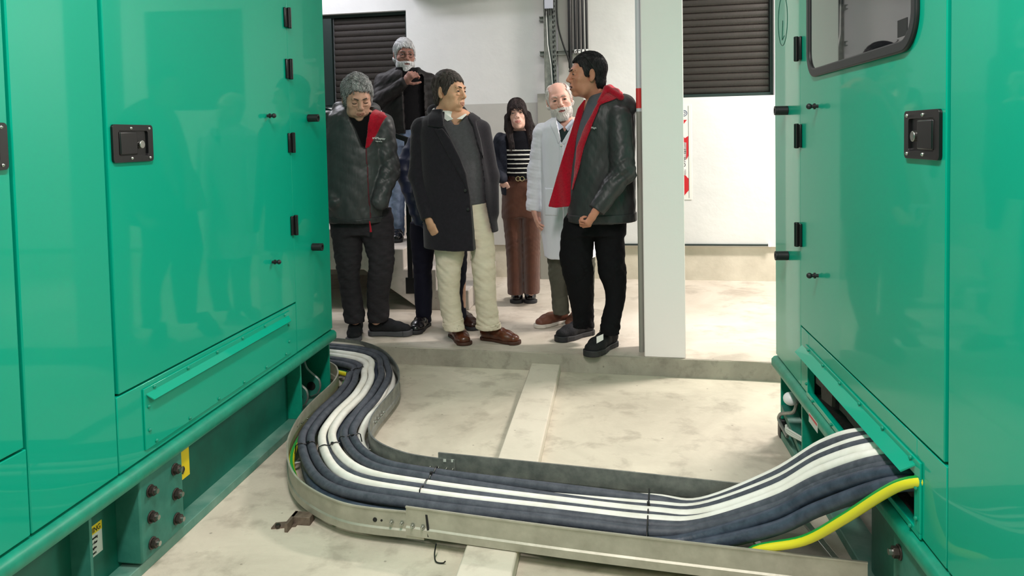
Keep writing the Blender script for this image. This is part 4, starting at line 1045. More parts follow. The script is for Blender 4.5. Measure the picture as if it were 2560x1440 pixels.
def shoe(root, heel, toe, m, msole, z0, L=None, wd=.048, sole=.022, ankle=None, laces=None, high=.10, thick=1., lift=0., name='shoe'):
    """heel, toe: world xy of the sole ends"""
    h = np.array(heel[:2], float); t = np.array(toe[:2], float); d = t-h; L = np.linalg.norm(d); d /= L; n = np.array((-d[1], d[0]))
    def P(a, b, z): return (h[0]+d[0]*a+n[0]*b, h[1]+d[1]*a+n[1]*b, z0+z)
    lo = (min(h[0], t[0])-.09, min(h[1], t[1])-.09, z0-.01); hi = (max(h[0], t[0])+.09, max(h[1], t[1])+.09, z0+high+.08)
    g = Field(lo, hi, .0035); sd = (n[0], n[1], 0); w_ = wd
    g.cone(P(.045, 0, sole+.030), P(L*.45, 0, sole+.036), .040, .044, 0, side=sd, flat=1.1)
    g.cone(P(L*.45, 0, sole+.034), P(L*.68, 0, sole+.020), .045, w_*.97, .02, side=sd, flat=.86)
    g.cone(P(L*.68, 0, sole+.018), P(L-.040, 0, sole+.012), w_*.97, w_*.80, .02, side=sd, flat=.80)
    ax, ay = (ankle if ankle is not None else P(.055, 0, 0)[:2])
    g.cone(P(.055, 0, sole+.04), (ax, ay, z0+high), .040, .041, .03)
    X, Y, Z = g.grid(); g.cut((z0+sole-.004-Z)+0*X+0*Y); g.cut((Z-(z0+high))+0*X+0*Y)
    # crease across the ball
    V, Q = g.mesh(); sh = rawmesh(name, V, Q, root, m)
    s_ = Field(lo, (hi[0], hi[1], z0+sole+.012), .0035); e = .003*thick
    X, Y, Z = s_.grid(); A = (X-h[0])*d[0]+(Y-h[1])*d[1]; Bq = (X-h[0])*n[0]+(Y-h[1])*n[1]
    ww = np.interp(A.ravel(), [0, .04, L*.4, L*.68, L*.85, L], [.030, .037, .035, w_, w_*.9, w_*.35]).reshape(A.shape)+e
    dd = np.maximum(np.abs(Bq)-ww, np.maximum(-A-.004, A-L-.004)); r1 = np.sqrt((A-.04)**2+Bq**2)-.040-e; r2 = np.sqrt((A-(L-.05))**2+Bq**2)-.052-e
    dd = np.where(A < .04, r1, np.where(A > L-.05, np.minimum(r2, 1), dd))
    zt = sole+.004*np.clip((A-L*.5)/(L*.5), 0, 1)*thick
    dz = np.maximum(Z-z0-zt, z0-Z+.0015)
    arch = np.where((A > .075) & (A < L*.45), .004-(Z-z0), -1)
    s_.put((slice(None),)*3, np.maximum(np.maximum(dd, dz), arch).astype(f4), 0)
    V, Q = s_.mesh(); so = rawmesh('sole', V, Q, sh, msole)
    if laces:
        for i in range(5):
            a = L*.34+i*.020; zz = sole+.076-i*.0085
            MB().tube(catmull([P(a, -.020, zz-.008), P(a+.004, 0, zz), P(a, .020, zz-.008)], 4), .0028, 6).tube(catmull([P(a+.014, -.020, zz-.014), P(a, 0, zz-.001), P(a-.002, .020, zz-.006)], 4), .0022, 5).build('lace', laces, sh)
        MB().tube(catmull([P(L*.36, 0, sole+.078), P(L*.36+.01, .02, sole+.095), P(L*.36+.03, .03, sole+.07), P(L*.36+.01, .015, sole+.07), P(L*.36, -.01, sole+.08), P(L*.36+.015, -.03, sole+.085), P(L*.36+.03, -.02, sole+.06)], 4), .0024, 5).build('lace', laces, sh)
    return sh

def rowsW(Y0, rows, b):
    """rows: (py, x_left, x_right[, depth offset, half depth])"""
    out = []
    for i, r in enumerate(rows):
        py, xl, xr = r[:3]; dy = r[3] if len(r) > 3 and r[3] is not None else 0; bb = r[4] if len(r) > 4 else b
        pl, pr_ = W(xl, py, Y0+dy), W(xr, py, Y0+dy); out.append(((pl[2]+pr_[2])/2, (pl[0]+pr_[0])/2, Y0+dy, (pr_[0]-pl[0])/2, bb))
    return out
def bounds(rows_list, pts=(), pad=.08):
    P = []
    for rows in rows_list:
        for z, cx, cy, a, b in rows: P += [(cx-a, cy-b, z), (cx+a, cy+b, z)]
    P += [tuple(p) for p in pts]; P = np.array(P); return P.min(0)-pad, P.max(0)+pad
def wpoly(P, Y): return [(W(x, y, Y)[0], W(x, y, Y)[2]) for x, y in P]
def trouser(root, m, legs, pelvis, h=.007, fold=.004, name='trousers', seed=1, kneez=None, hemfold=1.):
    """legs: list of row lists; pelvis: rows"""
    lo, hi = bounds(legs+[pelvis]); g = Field(lo, hi, h)
    for l in legs: g.loft(l)
    g.loft(pelvis, .035)
    X, Y, Z = g.grid(); zh = min(r[0] for r in legs[0]); 
    wgt = .45+np.exp(-((Z-(zh+.03))/.09)**2)*hemfold+.9*np.exp(-((Z-(zh+.40))/.11)**2)+.4*np.exp(-((Z-(zh+.72))/.08)**2)
    g.noise(fold, (24, 14, 32), seed, weight=wgt, ridge=True); g.noise(fold*.5, (26, 22, 12), seed+3)
    for l in legs: pass
    g.cut((zh-Z)+0*X+0*Y)
    V, Q = g.mesh(); return rawmesh(name, V, Q, root, m, relax=1), g
def core_body(parts, pts):
    """slim limbs and trunk below the clothes: pts = list of (a, b, r1, r2, side, flat)"""
    P = np.array([p for a in pts for p in (a[0], a[1])]); g = Field(P.min(0)-.2, P.max(0)+.2, .012)
    for a, b, r1, r2, sd, fl in pts: g.cone(a, b, r1, r2, .03, side=sd, flat=fl)
    V, Q = g.mesh(); parts.append((V, Q, np.zeros(len(Q), int)))
def patch(root, name, base, m, poly, Yp, t0=-.006, t1=.006, front=None, seed=None, amp=0, hthin=None, back=False):
    """a piece that lies on the surface of a garment, cut out along an outline"""
    g = base.copy(); D = base.D; X, Y, Z = g.grid()
    d2 = poly2(g.x[:, None], g.z[None, :], wpoly(poly, Yp))[:, None, :]
    d = np.maximum(D-t1, t0-D); d = np.maximum(d, d2+0*D)
    if front is not None: d = np.maximum(d, (Y-front)+0*D if not back else (front-Y)+0*D)
    g.D = d.astype(f4)
    if amp: g.noise(amp, (40, 40, 40), seed or 2)
    V, Q = g.mesh(); return rawmesh(name, V, Q, root, m)
def carve(g, poly, Yp, yback):
    X, Y, Z = g.grid(); d2 = poly2(g.x[:, None], g.z[None, :], wpoly(poly, Yp))[:, None, :]
    g.D = np.maximum(g.D, -np.maximum(d2+0*g.D, (Y-yback)+0*g.D)).astype(f4)
# ================================================================ PEOPLE
M['navycoat'] = mat('dark_navy_wool', (35, 31, 38), .9, bump=.25, bscale=260, var=.15, vscale=60, sheen=.15, spec=.2)
M['sweater'] = mat('grey_green_knit', (84, 81, 86), .9, bump=.3, bscale=240, var=.12, vscale=50, spec=.2)
M['shirt'] = mat('white_shirt', (226, 224, 220), .7)
M['chino'] = mat('cream_cotton', (222, 208, 188), .8, bump=.8, bscale=5, var=.05, vscale=10, spec=.25, stretch=(1.2, 1.2, 3.5))
M['brownleather'] = mat('brown_leather', (104, 52, 30), .28, rgb2=(70, 32, 18), vscale=14, spec=.5, coat=.3, crough=.2)
M['brownsole'] = mat('brown_sole', (70, 40, 28), .6)
M['shell'] = mat('shiny_green_black_shell', (58, 58, 60), .44, bump=.8, bscale=5, rgb2=(68, 68, 70), vscale=8, spec=.4, stretch=(3, 3, .8))
M['shell2'] = mat('dark_shell', (46, 46, 48), .46, bump=.8, bscale=5, rgb2=(54, 54, 56), vscale=8, spec=.4, stretch=(3, 3, .9))
M['redfleece'] = mat('red_fleece', (176, 14, 40), .95, bump=.6, bscale=220, var=.15, vscale=80, sheen=.3, spec=.1)
M['charcoal'] = mat('charcoal_denim', (46, 42, 46), .85, bump=.8, bscale=6, var=.2, vscale=14, spec=.25, stretch=(1.2, 1.2, 3))
M['blackcloth'] = mat('black_cloth', (19, 18, 21), .9, bump=.15, bscale=150, spec=.15)
M['blackjacket'] = mat('brown_black_jacket', (25, 21, 23), .6, bump=.5, bscale=8, spec=.35, stretch=(3, 3, 1))
M['jeans'] = mat('light_blue_denim', (112, 128, 160), .8, rgb2=(146, 160, 190), vscale=12, bump=.2, bscale=160, spec=.2)
M['navypuff'] = mat('navy_puffer', (34, 42, 66), .45, bump=.3, bscale=20, spec=.4)
M['navytrouser'] = mat('navy_trouser', (18, 19, 34), .85, spec=.2)
M['labcoat'] = mat('white_lab_coat', (224, 226, 236), .75, bump=.6, bscale=5, stretch=(3, 3, 1), spec=.25)
M['olive'] = mat('olive_trouser', (74, 74, 66), .85, rgb2=(88, 88, 78), vscale=10, bump=.15, bscale=110, spec=.2)
M['cord'] = None
def cordx(m, N, L, b, tc, mp):
    w = N.new('ShaderNodeTexWave'); w.wave_type = 'BANDS'; w.bands_direction = 'X'; w.inputs['Scale'].default_value = 70; w.inputs['Distortion'].default_value = .5
    L.new(tc.outputs['Object'], w.inputs['Vector']); bp = N.new('ShaderNodeBump'); bp.inputs['Strength'].default_value = .5; bp.inputs['Distance'].default_value = .004
    L.new(w.outputs['Fac'], bp.inputs['Height']); L.new(bp.outputs[0], b.inputs['Normal'])
M['cord'] = mat('brown_corduroy', (74, 42, 30), .8, rgb2=(90, 54, 38), vscale=6, sheen=.3, spec=.2, extra=cordx)
M['darkknit'] = mat('black_knit', (20, 20, 26), .9, bump=.3, bscale=260, spec=.15)
M['stripe'] = mat('cream_stripe_knit', (222, 222, 214), .9, bump=.3, bscale=260)
M['navycardigan'] = mat('navy_jacket', (26, 30, 44), .7, bump=.3, bscale=60, spec=.3)
M['belt'] = mat('brown_belt', (60, 34, 28), .4)
M['gold'] = mat('pale_gold', (206, 190, 150), .25, 1)
M['shoeblack'] = mat('black_suede', (26, 26, 30), .8, bump=.4, bscale=120, spec=.3)
M['shoesolegrey'] = mat('grey_rubber_sole', (70, 70, 74), .7)
M['shoesoleblack'] = mat('black_rubber_sole', (34, 34, 38), .6)
M['shoeshiny'] = mat('black_leather', (22, 20, 24), .22, spec=.6)
M['tansneaker'] = mat('brown_sneaker', (104, 62, 46), .55, bump=.1, bscale=90)
M['whitesole'] = mat('cream_sole', (206, 200, 190), .6)
M['lace'] = mat('grey_lace', (120, 122, 126), .7)
M['greyfleece'] = mat('grey_fleece', (92, 94, 102), .9, bump=.4, bscale=200, spec=.15)
M['greencollar'] = mat('dark_green_knit', (34, 52, 50), .9, bump=.2, bscale=200)
M['paleblue'] = mat('pale_shirt', (186, 194, 210), .7)
M['embroid'] = mat('white_thread', (225, 225, 225), .7)
lip = lambda n, c: mat('lips_'+n, c, .5)
TORSO_X = (1, 0, 0)
def limb(pts, rs):
    return [(pts[i], pts[i+1], rs[i], rs[i+1], None, 1) for i in range(len(pts)-1)]
def shoeW(root, hp, tp, L, m, ms, z0=SL, **k):
    h = G(hp[0], hp[1], z0); t = G(tp[0], tp[1], z0); d = (t-h)[:2]; d /= np.linalg.norm(d)
    return shoe(root, h[:2], h[:2]+d*L, m, ms, z0, **k)

# ---------- 1. man at the left, grey hair, looking down
def man_left():
    Y0 = 4.90; c0 = W(900, 560, Y0)
    r = empty('person', (c0[0], Y0, SL), 'grey-haired man looking down, shiny dark jacket with red lining, beside the left generator', 'person')
    parts = []; R = rotm(31, 26, -3); hc = W(893, 246, Y0-.10); nb = W(893, 294, Y0+.03)
    sk = skin('a', (190, 142, 122), (206, 160, 140)); lp = lip('a', (158, 106, 92)); hr = hairm('hair_grey', (118, 116, 116), (176, 176, 176))
    brow = hairm('brow_dark_a', (58, 50, 46), (70, 62, 56))
    head(r, parts, hc, R, 1.09, sk, lp, hr, dict(vol=.012, side=.009, front=.084, temple=.042, burn=-.022, nape=-.09, amp=.004, wave=.005, strand=110, n=4200, len=.045, jit=.35, lift=.004, mats=[hairm('hg1',(92,90,90),(120,118,118)),hairm('hg2',(150,150,150),(180,180,180)),hairm('hg3',(196,196,198),(220,220,222))]), brow, nb, age=1.1, wide=1.03, lid=.0008)
    core_body(parts, [(W(895, 300, Y0), W(895, 420, Y0), .14, .14, TORSO_X, .6), (W(895, 420, Y0), W(900, 560, Y0), .14, .13, TORSO_X, .6),
                      (W(880, 580, Y0), W(872, 680, Y0), .06, .05, None, 1), (W(872, 680, Y0), W(888, 800, Y0-.02), .045, .035, None, 1),
                      (W(935, 580, Y0), W(945, 680, Y0), .06, .05, None, 1), (W(945, 680, Y0), W(940, 800, Y0), .045, .035, None, 1)])
    finish_body(r, parts, [sk, lp])
    # sweater in the neck opening
    rows = rowsW(Y0, [(276, 872, 915), (284, 852, 938), (300, 835, 952), (340, 825, 958), (400, 825, 958)], .125)
    lo, hi = bounds([rows]); g = Field(lo, hi, .007); g.loft(rows, cap=True); g.noise(.003, (30, 30, 20), 3); g.cone(nb+[0, 0, -.02], nb+[0, 0, .025], .072, .062, .02)
    V, Q = g.mesh(); rawmesh('sweater', V, Q, r, M['blackcloth'])
    # jacket
    rows = rowsW(Y0, [(270, 858, 922, 0, .10), (278, 838, 945, 0, .115), (290, 818, 962, 0, .135), (315, 808, 970, 0, .15), (350, 806, 970, 0, .16), (400, 806, 972, 0, .165), (460, 806, 970, 0, .17), (520, 814, 967, 0, .165), (545, 822, 968, 0, .155), (553, 824, 968, 0, .15)])if 0 else \
        rowsW(Y0, [(270, 858, 922, 0, .10), (278, 838, 945, 0, .115), (290, 818, 962, 0, .135), (315, 808, 970, 0, .15), (350, 806, 970, 0, .16), (400, 806, 972, 0, .165), (460, 806, 970, 0, .17), (520, 814, 967, 0, .165), (545, 822, 968, 0, .155), (553, 824, 968, 0, .15)], .15)
    sR = [W(956, 312, Y0-.03), W(973, 425, Y0-.03), W(950, 505, Y0-.14)]; sL = [W(820, 305, Y0-.02), W(800, 425, Y0), W(838, 505, Y0-.14)]
    lo, hi = bounds([rows], sR+sL, .09); g = Field(lo, hi, .006); g.loft(rows, pw=2.2)
    g.cone(W(852, 276, Y0+.05), W(930, 278, Y0+.07), .058, .055, .04); g.cone(W(846, 274, Y0+.02), W(858, 300, Y0-.11), .034, .028, .03)
    g.cone(W(848, 284, Y0-.02), W(850, 300, Y0-.03), .03, .03, .03)
    X, Y, Z = g.grid(); zh = rows[-1][0]
    g.cut((zh-Z-.0)+.0*X+.0*Y)
    wr = np.exp(-((X-sR[1][0])/.10)**2)*.9+np.exp(-((Z-(zh+.10))/.13)**2)*.6+.35
    g.noise(.0055, (17, 10, 8), 11, weight=wr, ridge=True); g.noise(.0045, (9, 9, 17), 12, ridge=True)
    for S_, sd_ in ((sR, 13), (sL, 14)):
        arm = Field(lo, hi, .006); arm.cone(S_[0], S_[1], .078, .068, 0); arm.cone(S_[1], S_[2], .066, .054, .03)
        arm.noise(.0075, (16, 12, 24), sd_, weight=.5+1.0*np.exp(-((Z-S_[1][2])/.14)**2), ridge=True); g.put((slice(None),)*3, arm.D, .014)
    base = g.copy(); yf = Y0-.0
    carve(g, [(872, 262), (924, 268), (930, 285), (921, 330), (914, 372), (905, 366), (888, 322), (868, 285)], Y0-.13, Y0+.02)
    V, Q = g.mesh(); jk = rawmesh('jacket', V, Q, r, M['shell'])
    patch(r, 'jacket_lining', base, M['redfleece'], [(923, 270), (940, 276), (960, 290), (945, 322), (923, 368), (914, 372), (918, 325), (921, 290)], Y0-.14, -.012, .010, Y0)
    patch(r, 'zipper', base, mat('dark_red_zip', (92, 34, 44), .6), [(910, 366), (915, 366), (919, 430), (922, 500), (925, 556), (921, 556), (918, 500), (915, 430)], Y0-.16, -.004, .004, Y0)
    patch(r, 'hem_band', base, M['shell2'], [(812, 543), (870, 551), (978, 541), (978, 560), (812, 560)], Y0-.16, -.012, .006)
    MB().tube([W(924, 553, Y0-.165), W(926, 568, Y0-.165), W(927, 580, Y0-.165)], [.004, .006, .008], 8).build('zip_pull', M['redfleece'], r)
    y_ = Y0-.172; a0 = W(931, 347, y_)
    textmesh('jacket_lettering', 'arkMayner', .0215, lambda a, b, h: (a0[0]+a*.82, y_+a*.35-h*4, a0[2]+b-a*.10), M['embroid'], r)
    textmesh('jacket_lettering', 'ingenieria', .010, lambda a, b, h: (a0[0]+.02+a, y_+a*.35-h*4+.004, a0[2]-.018+b-a*.10), M['embroid'], r)
    # trousers and boots
    legs = [rowsW(Y0, [(545, 828, 905, 0, .085), (600, 832, 906, 0, .09), (650, 840, 902, -.02, .078), (685, 846, 897, -.03, .07), (740, 853, 904, -.01, .066), (790, 861, 911, 0, .06), (806, 863, 908, 0, .055)], .08),
            rowsW(Y0, [(545, 895, 978, 0, .085), (600, 908, 984, 0, .09), (654, 924, 985, -.02, .078), (697, 920, 978, -.03, .07), (747, 918, 971, 0, .066), (790, 921, 973, .02, .06), (812, 921, 962, .03, .055)], .08)]
    pel = rowsW(Y0, [(520, 830, 978), (560, 829, 982), (585, 832, 982)], .10)
    trouser(r, M['charcoal'], legs, pel, fold=.005, seed=4)
    shoeW(r, (893, 829), (884, 853), .285, M['shoeblack'], M['shoesolegrey'], high=.12, laces=M['lace'])
    shoeW(r, (922, 838), (1037, 838), .30, M['shoeblack'], M['shoesolegrey'], high=.115, laces=M['lace'], sole=.034, thick=1.3)
man_left()

# ---------- 2. man on the stairs
def man_stairs():
    Y0 = 6.28; z0 = .585; c0 = W(1015, 560, Y0)
    r = empty('person', (c0[0], Y0, z0), 'white-bearded man with glasses and black jacket standing on the stairs, hand raised to his chest', 'person')
    parts = []; R = rotm(27, 4, 0); hc = W(1011, 141, Y0-.03); nb = W(1014, 178, Y0+.02)
    sk = skin('b', (140, 98, 88), (160, 116, 104)); lp = lip('b', (120, 76, 72)); hr = hairm('hair_white', (196, 196, 200), (232, 232, 236))
    Lw = head(r, parts, hc, R, 1.06, sk, lp, hr, dict(vol=.014, side=.006, front=.070, temple=.026, burn=-.03, nape=-.09, amp=.003, wave=.002, len=.045, mats=[hairm('hw1',(150,150,154),(190,190,194)),hairm('hw2',(225,225,228),(240,240,242))]), hairm('brow_b', (90, 84, 82), (110, 104, 100)), nb,
         beard=dict(th=.006, m=hr, long=.004, mats=[hairm('hw3',(170,168,168),(200,200,200)),hairm('hw4',(225,225,228),(240,240,242))]), age=.8)
    # glasses
    for x in (-1, 1):
        MB().tube([Lw((x*.033+.021*math.cos(t*PI/10), -.100+.006*abs(math.cos(t*PI/10)), .006+.016*math.sin(t*PI/10))) for t in range(20)], .0013, 5, closed=True).build('glasses_rim', M['ink'], r)
        MB().tube([Lw((x*.054, -.094, .010)), Lw((x*.074, -.05, .012)), Lw((x*.084, .01, .014))], .0013, 5).build('glasses_temple', M['ink'], r)
    MB().tube([Lw((-.012, -.106, .010)), Lw((0, -.113, .012)), Lw((.012, -.106, .010))], .0013, 5).build('glasses_bridge', M['ink'], r)
    core_body(parts, [(W(1015, 190, Y0), W(1018, 320, Y0), .14, .13, TORSO_X, .6), (W(990, 340, Y0), W(990, 570, Y0), .055, .035, None, 1), (W(1035, 340, Y0), W(1035, 570, Y0), .055, .035, None, 1)])
    hand(parts, W(1012, 205, Y0-.28), (.66, -.25, .60), (.35, .9, -.1), 1.02, (55, 65, 45), thumb=.7, thumb_side=-1)
    finish_body(r, parts, [sk, lp])
    rows = rowsW(Y0, [(170, 992, 1038), (180, 968, 1058), (200, 958, 1068), (260, 962, 1068), (325, 966, 1066)], .125)
    lo, hi = bounds([rows]); g = Field(lo, hi, .008); g.loft(rows); g.cone(nb+[0, 0, -.02], nb+[0, 0, .02], .07, .062, .02)
    V, Q = g.mesh(); rawmesh('sweater', V, Q, r, M['blackcloth'])
    rows = rowsW(Y0, [(170, 988, 1040, 0, .11), (178, 968, 1060, 0, .125), (190, 950, 1074, 0, .14), (215, 948, 1080, 0, .15), (270, 956, 1078, 0, .155), (320, 962, 1076, 0, .15), (334, 966, 1074, 0, .145)], .15)
    a1 = [W(957, 203, Y0-.02), W(945, 256, Y0-.10), W(1008, 208, Y0-.27)]; a2 = [W(1072, 203, Y0), W(1082, 280, Y0), W(1070, 335, Y0-.1)]
    lo, hi = bounds([rows], a1+a2, .09); g = Field(lo, hi, .0075); g.loft(rows, pw=2.2)
    g.cone(a1[0], a1[1], .07, .062, .03); g.cone(a1[1], a1[2], .060, .045, .02); g.cone(a2[0], a2[1], .07, .06, .03); g.cone(a2[1], a2[2], .06, .05, .02)
    carve(g, [(1004, 165), (1040, 165), (1056, 195), (1060, 345), (1014, 345), (1008, 225)], Y0-.13, Y0-.02)
    g.cone(a1[1], a1[2], .060, .045, .0)
    g.noise(.005, (24, 20, 34), 21, ridge=True)
    g.cone(W(990, 176, Y0+.03), W(1000, 186, Y0-.11), .022, .018, .015); g.cone(W(1046, 174, Y0+.03), W(1046, 184, Y0-.09), .022, .018, .015)
    V, Q = g.mesh(); rawmesh('jacket', V, Q, r, M['blackjacket'])
    legs = [rowsW(Y0, [(320, 966, 1020, 0, .09), (400, 968, 1016, 0, .085), (480, 972, 1012, 0, .07), (560, 974, 1010, 0, .065), (590, 974, 1010, 0, .065)], .08),
            rowsW(Y0, [(320, 1012, 1068, 0, .09), (400, 1016, 1066, 0, .085), (480, 1018, 1060, 0, .07), (560, 1018, 1056, 0, .065), (590, 1018, 1056, 0, .065)], .08)]
    trouser(r, M['jeans'], legs, rowsW(Y0, [(315, 966, 1068), (345, 966, 1068), (365, 967, 1067)], .11), h=.009, fold=.006, seed=8)
    for x in (992, 1037):
        p = W(x, 590, Y0); shoe(r, (p[0], Y0+.07), (p[0]+.05, Y0-.21), M['shoeshiny'], M['shoesoleblack'], z0, high=.10)
man_stairs()

# ---------- 3. man hidden behind the middle one
def man_hidden():
    Y0 = 5.20; c0 = W(1100, 560, Y0)
    r = empty('person', (c0[0], Y0, SL), 'person in navy puffer jacket and navy trousers mostly hidden behind the man in dark overcoat', 'person')
    parts = []; R = rotm(30, 2, 0); hc = W(1122, 240, Y0); nb = W(1118, 282, Y0+.02)
    sk = skin('c', (190, 146, 124), (204, 160, 140)); lp = lip('c', (160, 100, 92)); hr = hairm('hair_dark_c', (40, 34, 32), (58, 50, 46))
    head(r, parts, hc, R, .92, sk, lp, hr, dict(vol=.006, side=.003, front=.07, temple=.035, n=0), hr, nb)
    core_body(parts, [(W(1118, 300, Y0), W(1115, 540, Y0), .13, .13, TORSO_X, .6), (W(1058, 560, Y0), W(1058, 790, Y0), .055, .035, None, 1), (W(1145, 560, Y0), W(1152, 790, Y0), .055, .035, None, 1)])
    hand(parts, W(1052, 545, Y0-.05), (.1, -.05, -1), (1, .2, 0), .95, (30, 30, 20))
    finish_body(r, parts, [sk, lp])
    rows = rowsW(Y0, [(284, 1085, 1150, 0, .09), (296, 1066, 1170, 0, .12), (330, 1056, 1178, 0, .14), (440, 1052, 1182, 0, .15), (540, 1048, 1182, 0, .15), (572, 1046, 1182, 0, .14)], .14)
    a1 = [W(1066, 318, Y0), W(1014, 420, Y0-.02), W(1050, 545, Y0-.06)]; a2 = [W(1172, 318, Y0), W(1180, 440, Y0), W(1170, 540, Y0)]
    lo, hi = bounds([rows], a1+a2, .10); g = Field(lo, hi, .0085); g.loft(rows)
    g.cone(a1[0], a1[1], .075, .080, .03); g.cone(a1[1], a1[2], .080, .055, .02); g.cone(a2[0], a2[1], .07, .065, .03); g.cone(a2[1], a2[2], .065, .05, .02)
    X, Y, Z = g.grid(); g.D = (g.D+(.009*np.abs(np.sin(Z*42+X*3))-.006)).astype(f4); g.noise(.004, (30, 30, 30), 31)
    V, Q = g.mesh(); rawmesh('puffer_jacket', V, Q, r, M['navypuff'])
    legs = [rowsW(Y0, [(555, 1026, 1096, 0, .09), (618, 1029, 1086, 0, .085), (679, 1035, 1078, 0, .07), (740, 1037, 1080, 0, .065), (806, 1043, 1077, 0, .06)], .08),
            rowsW(Y0, [(555, 1090, 1172, 0, .09), (618, 1110, 1168, 0, .085), (679, 1120, 1166, 0, .07), (740, 1124, 1160, 0, .065), (800, 1130, 1166, 0, .06)], .08)]
    trouser(r, M['navytrouser'], legs, rowsW(Y0, [(530, 1046, 1180), (570, 1032, 1176), (590, 1030, 1174)], .11), h=.008, fold=.004, seed=9)
    shoeW(r, (1068, 812), (1040, 832), .285, M['shoeshiny'], M['shoesoleblack'], high=.09)
    shoeW(r, (1148, 806), (1176, 820), .285, mat('dark_brown_leather', (48, 24, 18), .3), M['shoesoleblack'], high=.09)
man_hidden()

# ---------- 4. man in the middle with overcoat
def man_middle():
    Y0 = 4.80; c0 = W(1150, 560, Y0)
    r = empty('person', (c0[0], Y0, SL), 'dark-haired man in open dark navy overcoat, grey sweater and cream trousers, looking right', 'person')
    parts = []; R = rotm(66, 3, 0); hc = W(1124, 233, Y0-.02); nb = W(1112, 283, Y0+.0)
    sk = skin('d', (198, 148, 118), (214, 164, 134)); lp = lip('d', (172, 118, 98)); hr = hairm('hair_dark_brown', (46, 38, 36), (78, 68, 64))
    head(r, parts, hc, R, 1.05, sk, lp, hr, dict(vol=.010, side=.004, front=.078, temple=.040, burn=-.006, nape=-.085, amp=.0024, sweep=.0, n=4200, len=.04, top=(.5,-.7,0), mats=[hairm('hd1',(34,28,28),(48,40,38)),hairm('hd2',(60,52,50),(80,70,66)),hairm('hd3',(96,88,84),(118,110,106))]), hairm('brow_d', (48, 38, 34), (60, 50, 44)), nb, age=.9, nose=1.05)
    core_body(parts, [(W(1130, 300, Y0), W(1140, 420, Y0), .14, .13, TORSO_X, .6), (W(1140, 420, Y0), W(1150, 560, Y0), .13, .13, TORSO_X, .6),
                      (W(1128, 580, Y0), W(1122, 690, Y0), .06, .05, None, 1), (W(1122, 690, Y0), W(1138, 815, Y0), .045, .034, None, 1),
                      (W(1195, 580, Y0), W(1208, 690, Y0), .06, .05, None, 1), (W(1208, 690, Y0), W(1218, 815, Y0), .045, .034, None, 1)])
    hand(parts, W(1074, 555, Y0-.13), (.38, -.12, -.9), (.55, .8, .1), 1.0, (38, 50, 35), thumb=.5, thumb_side=-1)
    finish_body(r, parts, [sk, lp])
    # shirt collar, sweater
    g = Field(nb-[.12, .14, .10], nb+[.14, .14, .10], .0045); g.cone(nb+[0, -.012, -.06], nb+[.0, -.012, .024], .100, .078); g.cone(nb+[.0, -.01, -.05], nb+[0, -.01, .07], .056, .050, .0, 's')
    X, Y, Z = g.grid(); g.cut((Z-(nb[2]+.034)+.45*(-(Y-nb[1]))*.6-.0)+0*X); g.cut(-(Z-(nb[2]-.05))+0*X+0*Y)
    V, Q = g.mesh(); sh = rawmesh('shirt', V, Q, r, M['shirt'])
    for (x0, x1, x2) in ((1103, 1133, 1118), (1163, 1141, 1155)):
        a, b, c_, d_ = W(x0, 276 if x0 < 1130 else 284, Y0-.085), W(x1, 297, Y0-.125), W(x2, 303 if x0 < 1130 else 298, Y0-.125), W(x0-6 if x0 < 1130 else x0+4, 286, Y0-.09)
        o = np.array((0, .006, 0)); MB().hexa([a, b, c_, d_, a+o, b+o, c_+o, d_+o]).build('collar_leaf', M['shirt'], sh, bevel=.002)
    rows = rowsW(Y0, [(288, 1085, 1172, 0, .09), (298, 1068, 1192, 0, .11), (320, 1064, 1204, 0, .12), (400, 1074, 1214, 0, .125), (470, 1080, 1218, 0, .132), (500, 1084, 1218, 0, .136), (509, 1084, 1218, 0, .134)], .12)
    lo, hi = bounds([rows]); g = Field(lo, hi, .006); g.loft(rows); X, Y, Z = g.grid(); g.noise(.003, (14, 14, 20), 41, weight=.4+0*Z, ridge=True)
    carve(g, [(1112, 280), (1166, 280), (1146, 312), (1134, 312)], Y0-.1, Y0)
    V, Q = g.mesh(); sw = rawmesh('sweater', V, Q, r, M['sweater'])
    # coat
    rows = rowsW(Y0, [(280, 1082, 1172, 0, .10), (289, 1066, 1190, 0, .12), (300, 1054, 1200, 0, .14), (320, 1048, 1208, 0, .15), (350, 1048, 1212, 0, .155), (400, 1052, 1218, 0, .16), (450, 1055, 1226, 0, .165), (500, 1057, 1234, 0, .17), (550, 1059, 1242, 0, .175), (590, 1060, 1248, 0, .18), (618, 1061, 1250, 0, .18)], .15)
    a1 = [W(1056, 322, Y0-.01), W(1048, 440, Y0-.02), W(1072, 548, Y0-.12)]; a2 = [W(1202, 325, Y0+.02), W(1224, 440, Y0+.05), W(1228, 530, Y0)]
    lo, hi = bounds([rows], a1+a2, .09); g = Field(lo, hi, .006); g.loft(rows, pw=2.15)
    g.cone(W(1085, 278, Y0+.045), W(1150, 280, Y0+.055), .045, .045, .03)
    g.cone(a2[0], a2[1], .066, .060, .03); g.cone(a2[1], a2[2], .058, .052, .03)
    X, Y, Z = g.grid(); g.noise(.006, (13, 10, 4.5), 42, weight=.3+np.clip((1.0-Z)*1.3, 0, 1)); base = g.copy()
    carve(g, [(1108, 262), (1168, 262), (1170, 290), (1181, 315), (1192, 365), (1205, 440), (1209, 490), (1218, 540), (1228, 588), (1230, 640), (1187, 640), (1184, 580), (1177, 500), (1167, 437), (1150, 394), (1128, 345), (1110, 312)], Y0-.13, Y0+.0)
    d2 = poly2(g.x[:, None], g.z[None, :], wpoly([(1190, 586), (1270, 586), (1270, 660), (1190, 660)], Y0-.15))[:, None, :]; g.D = np.maximum(g.D, -d2)
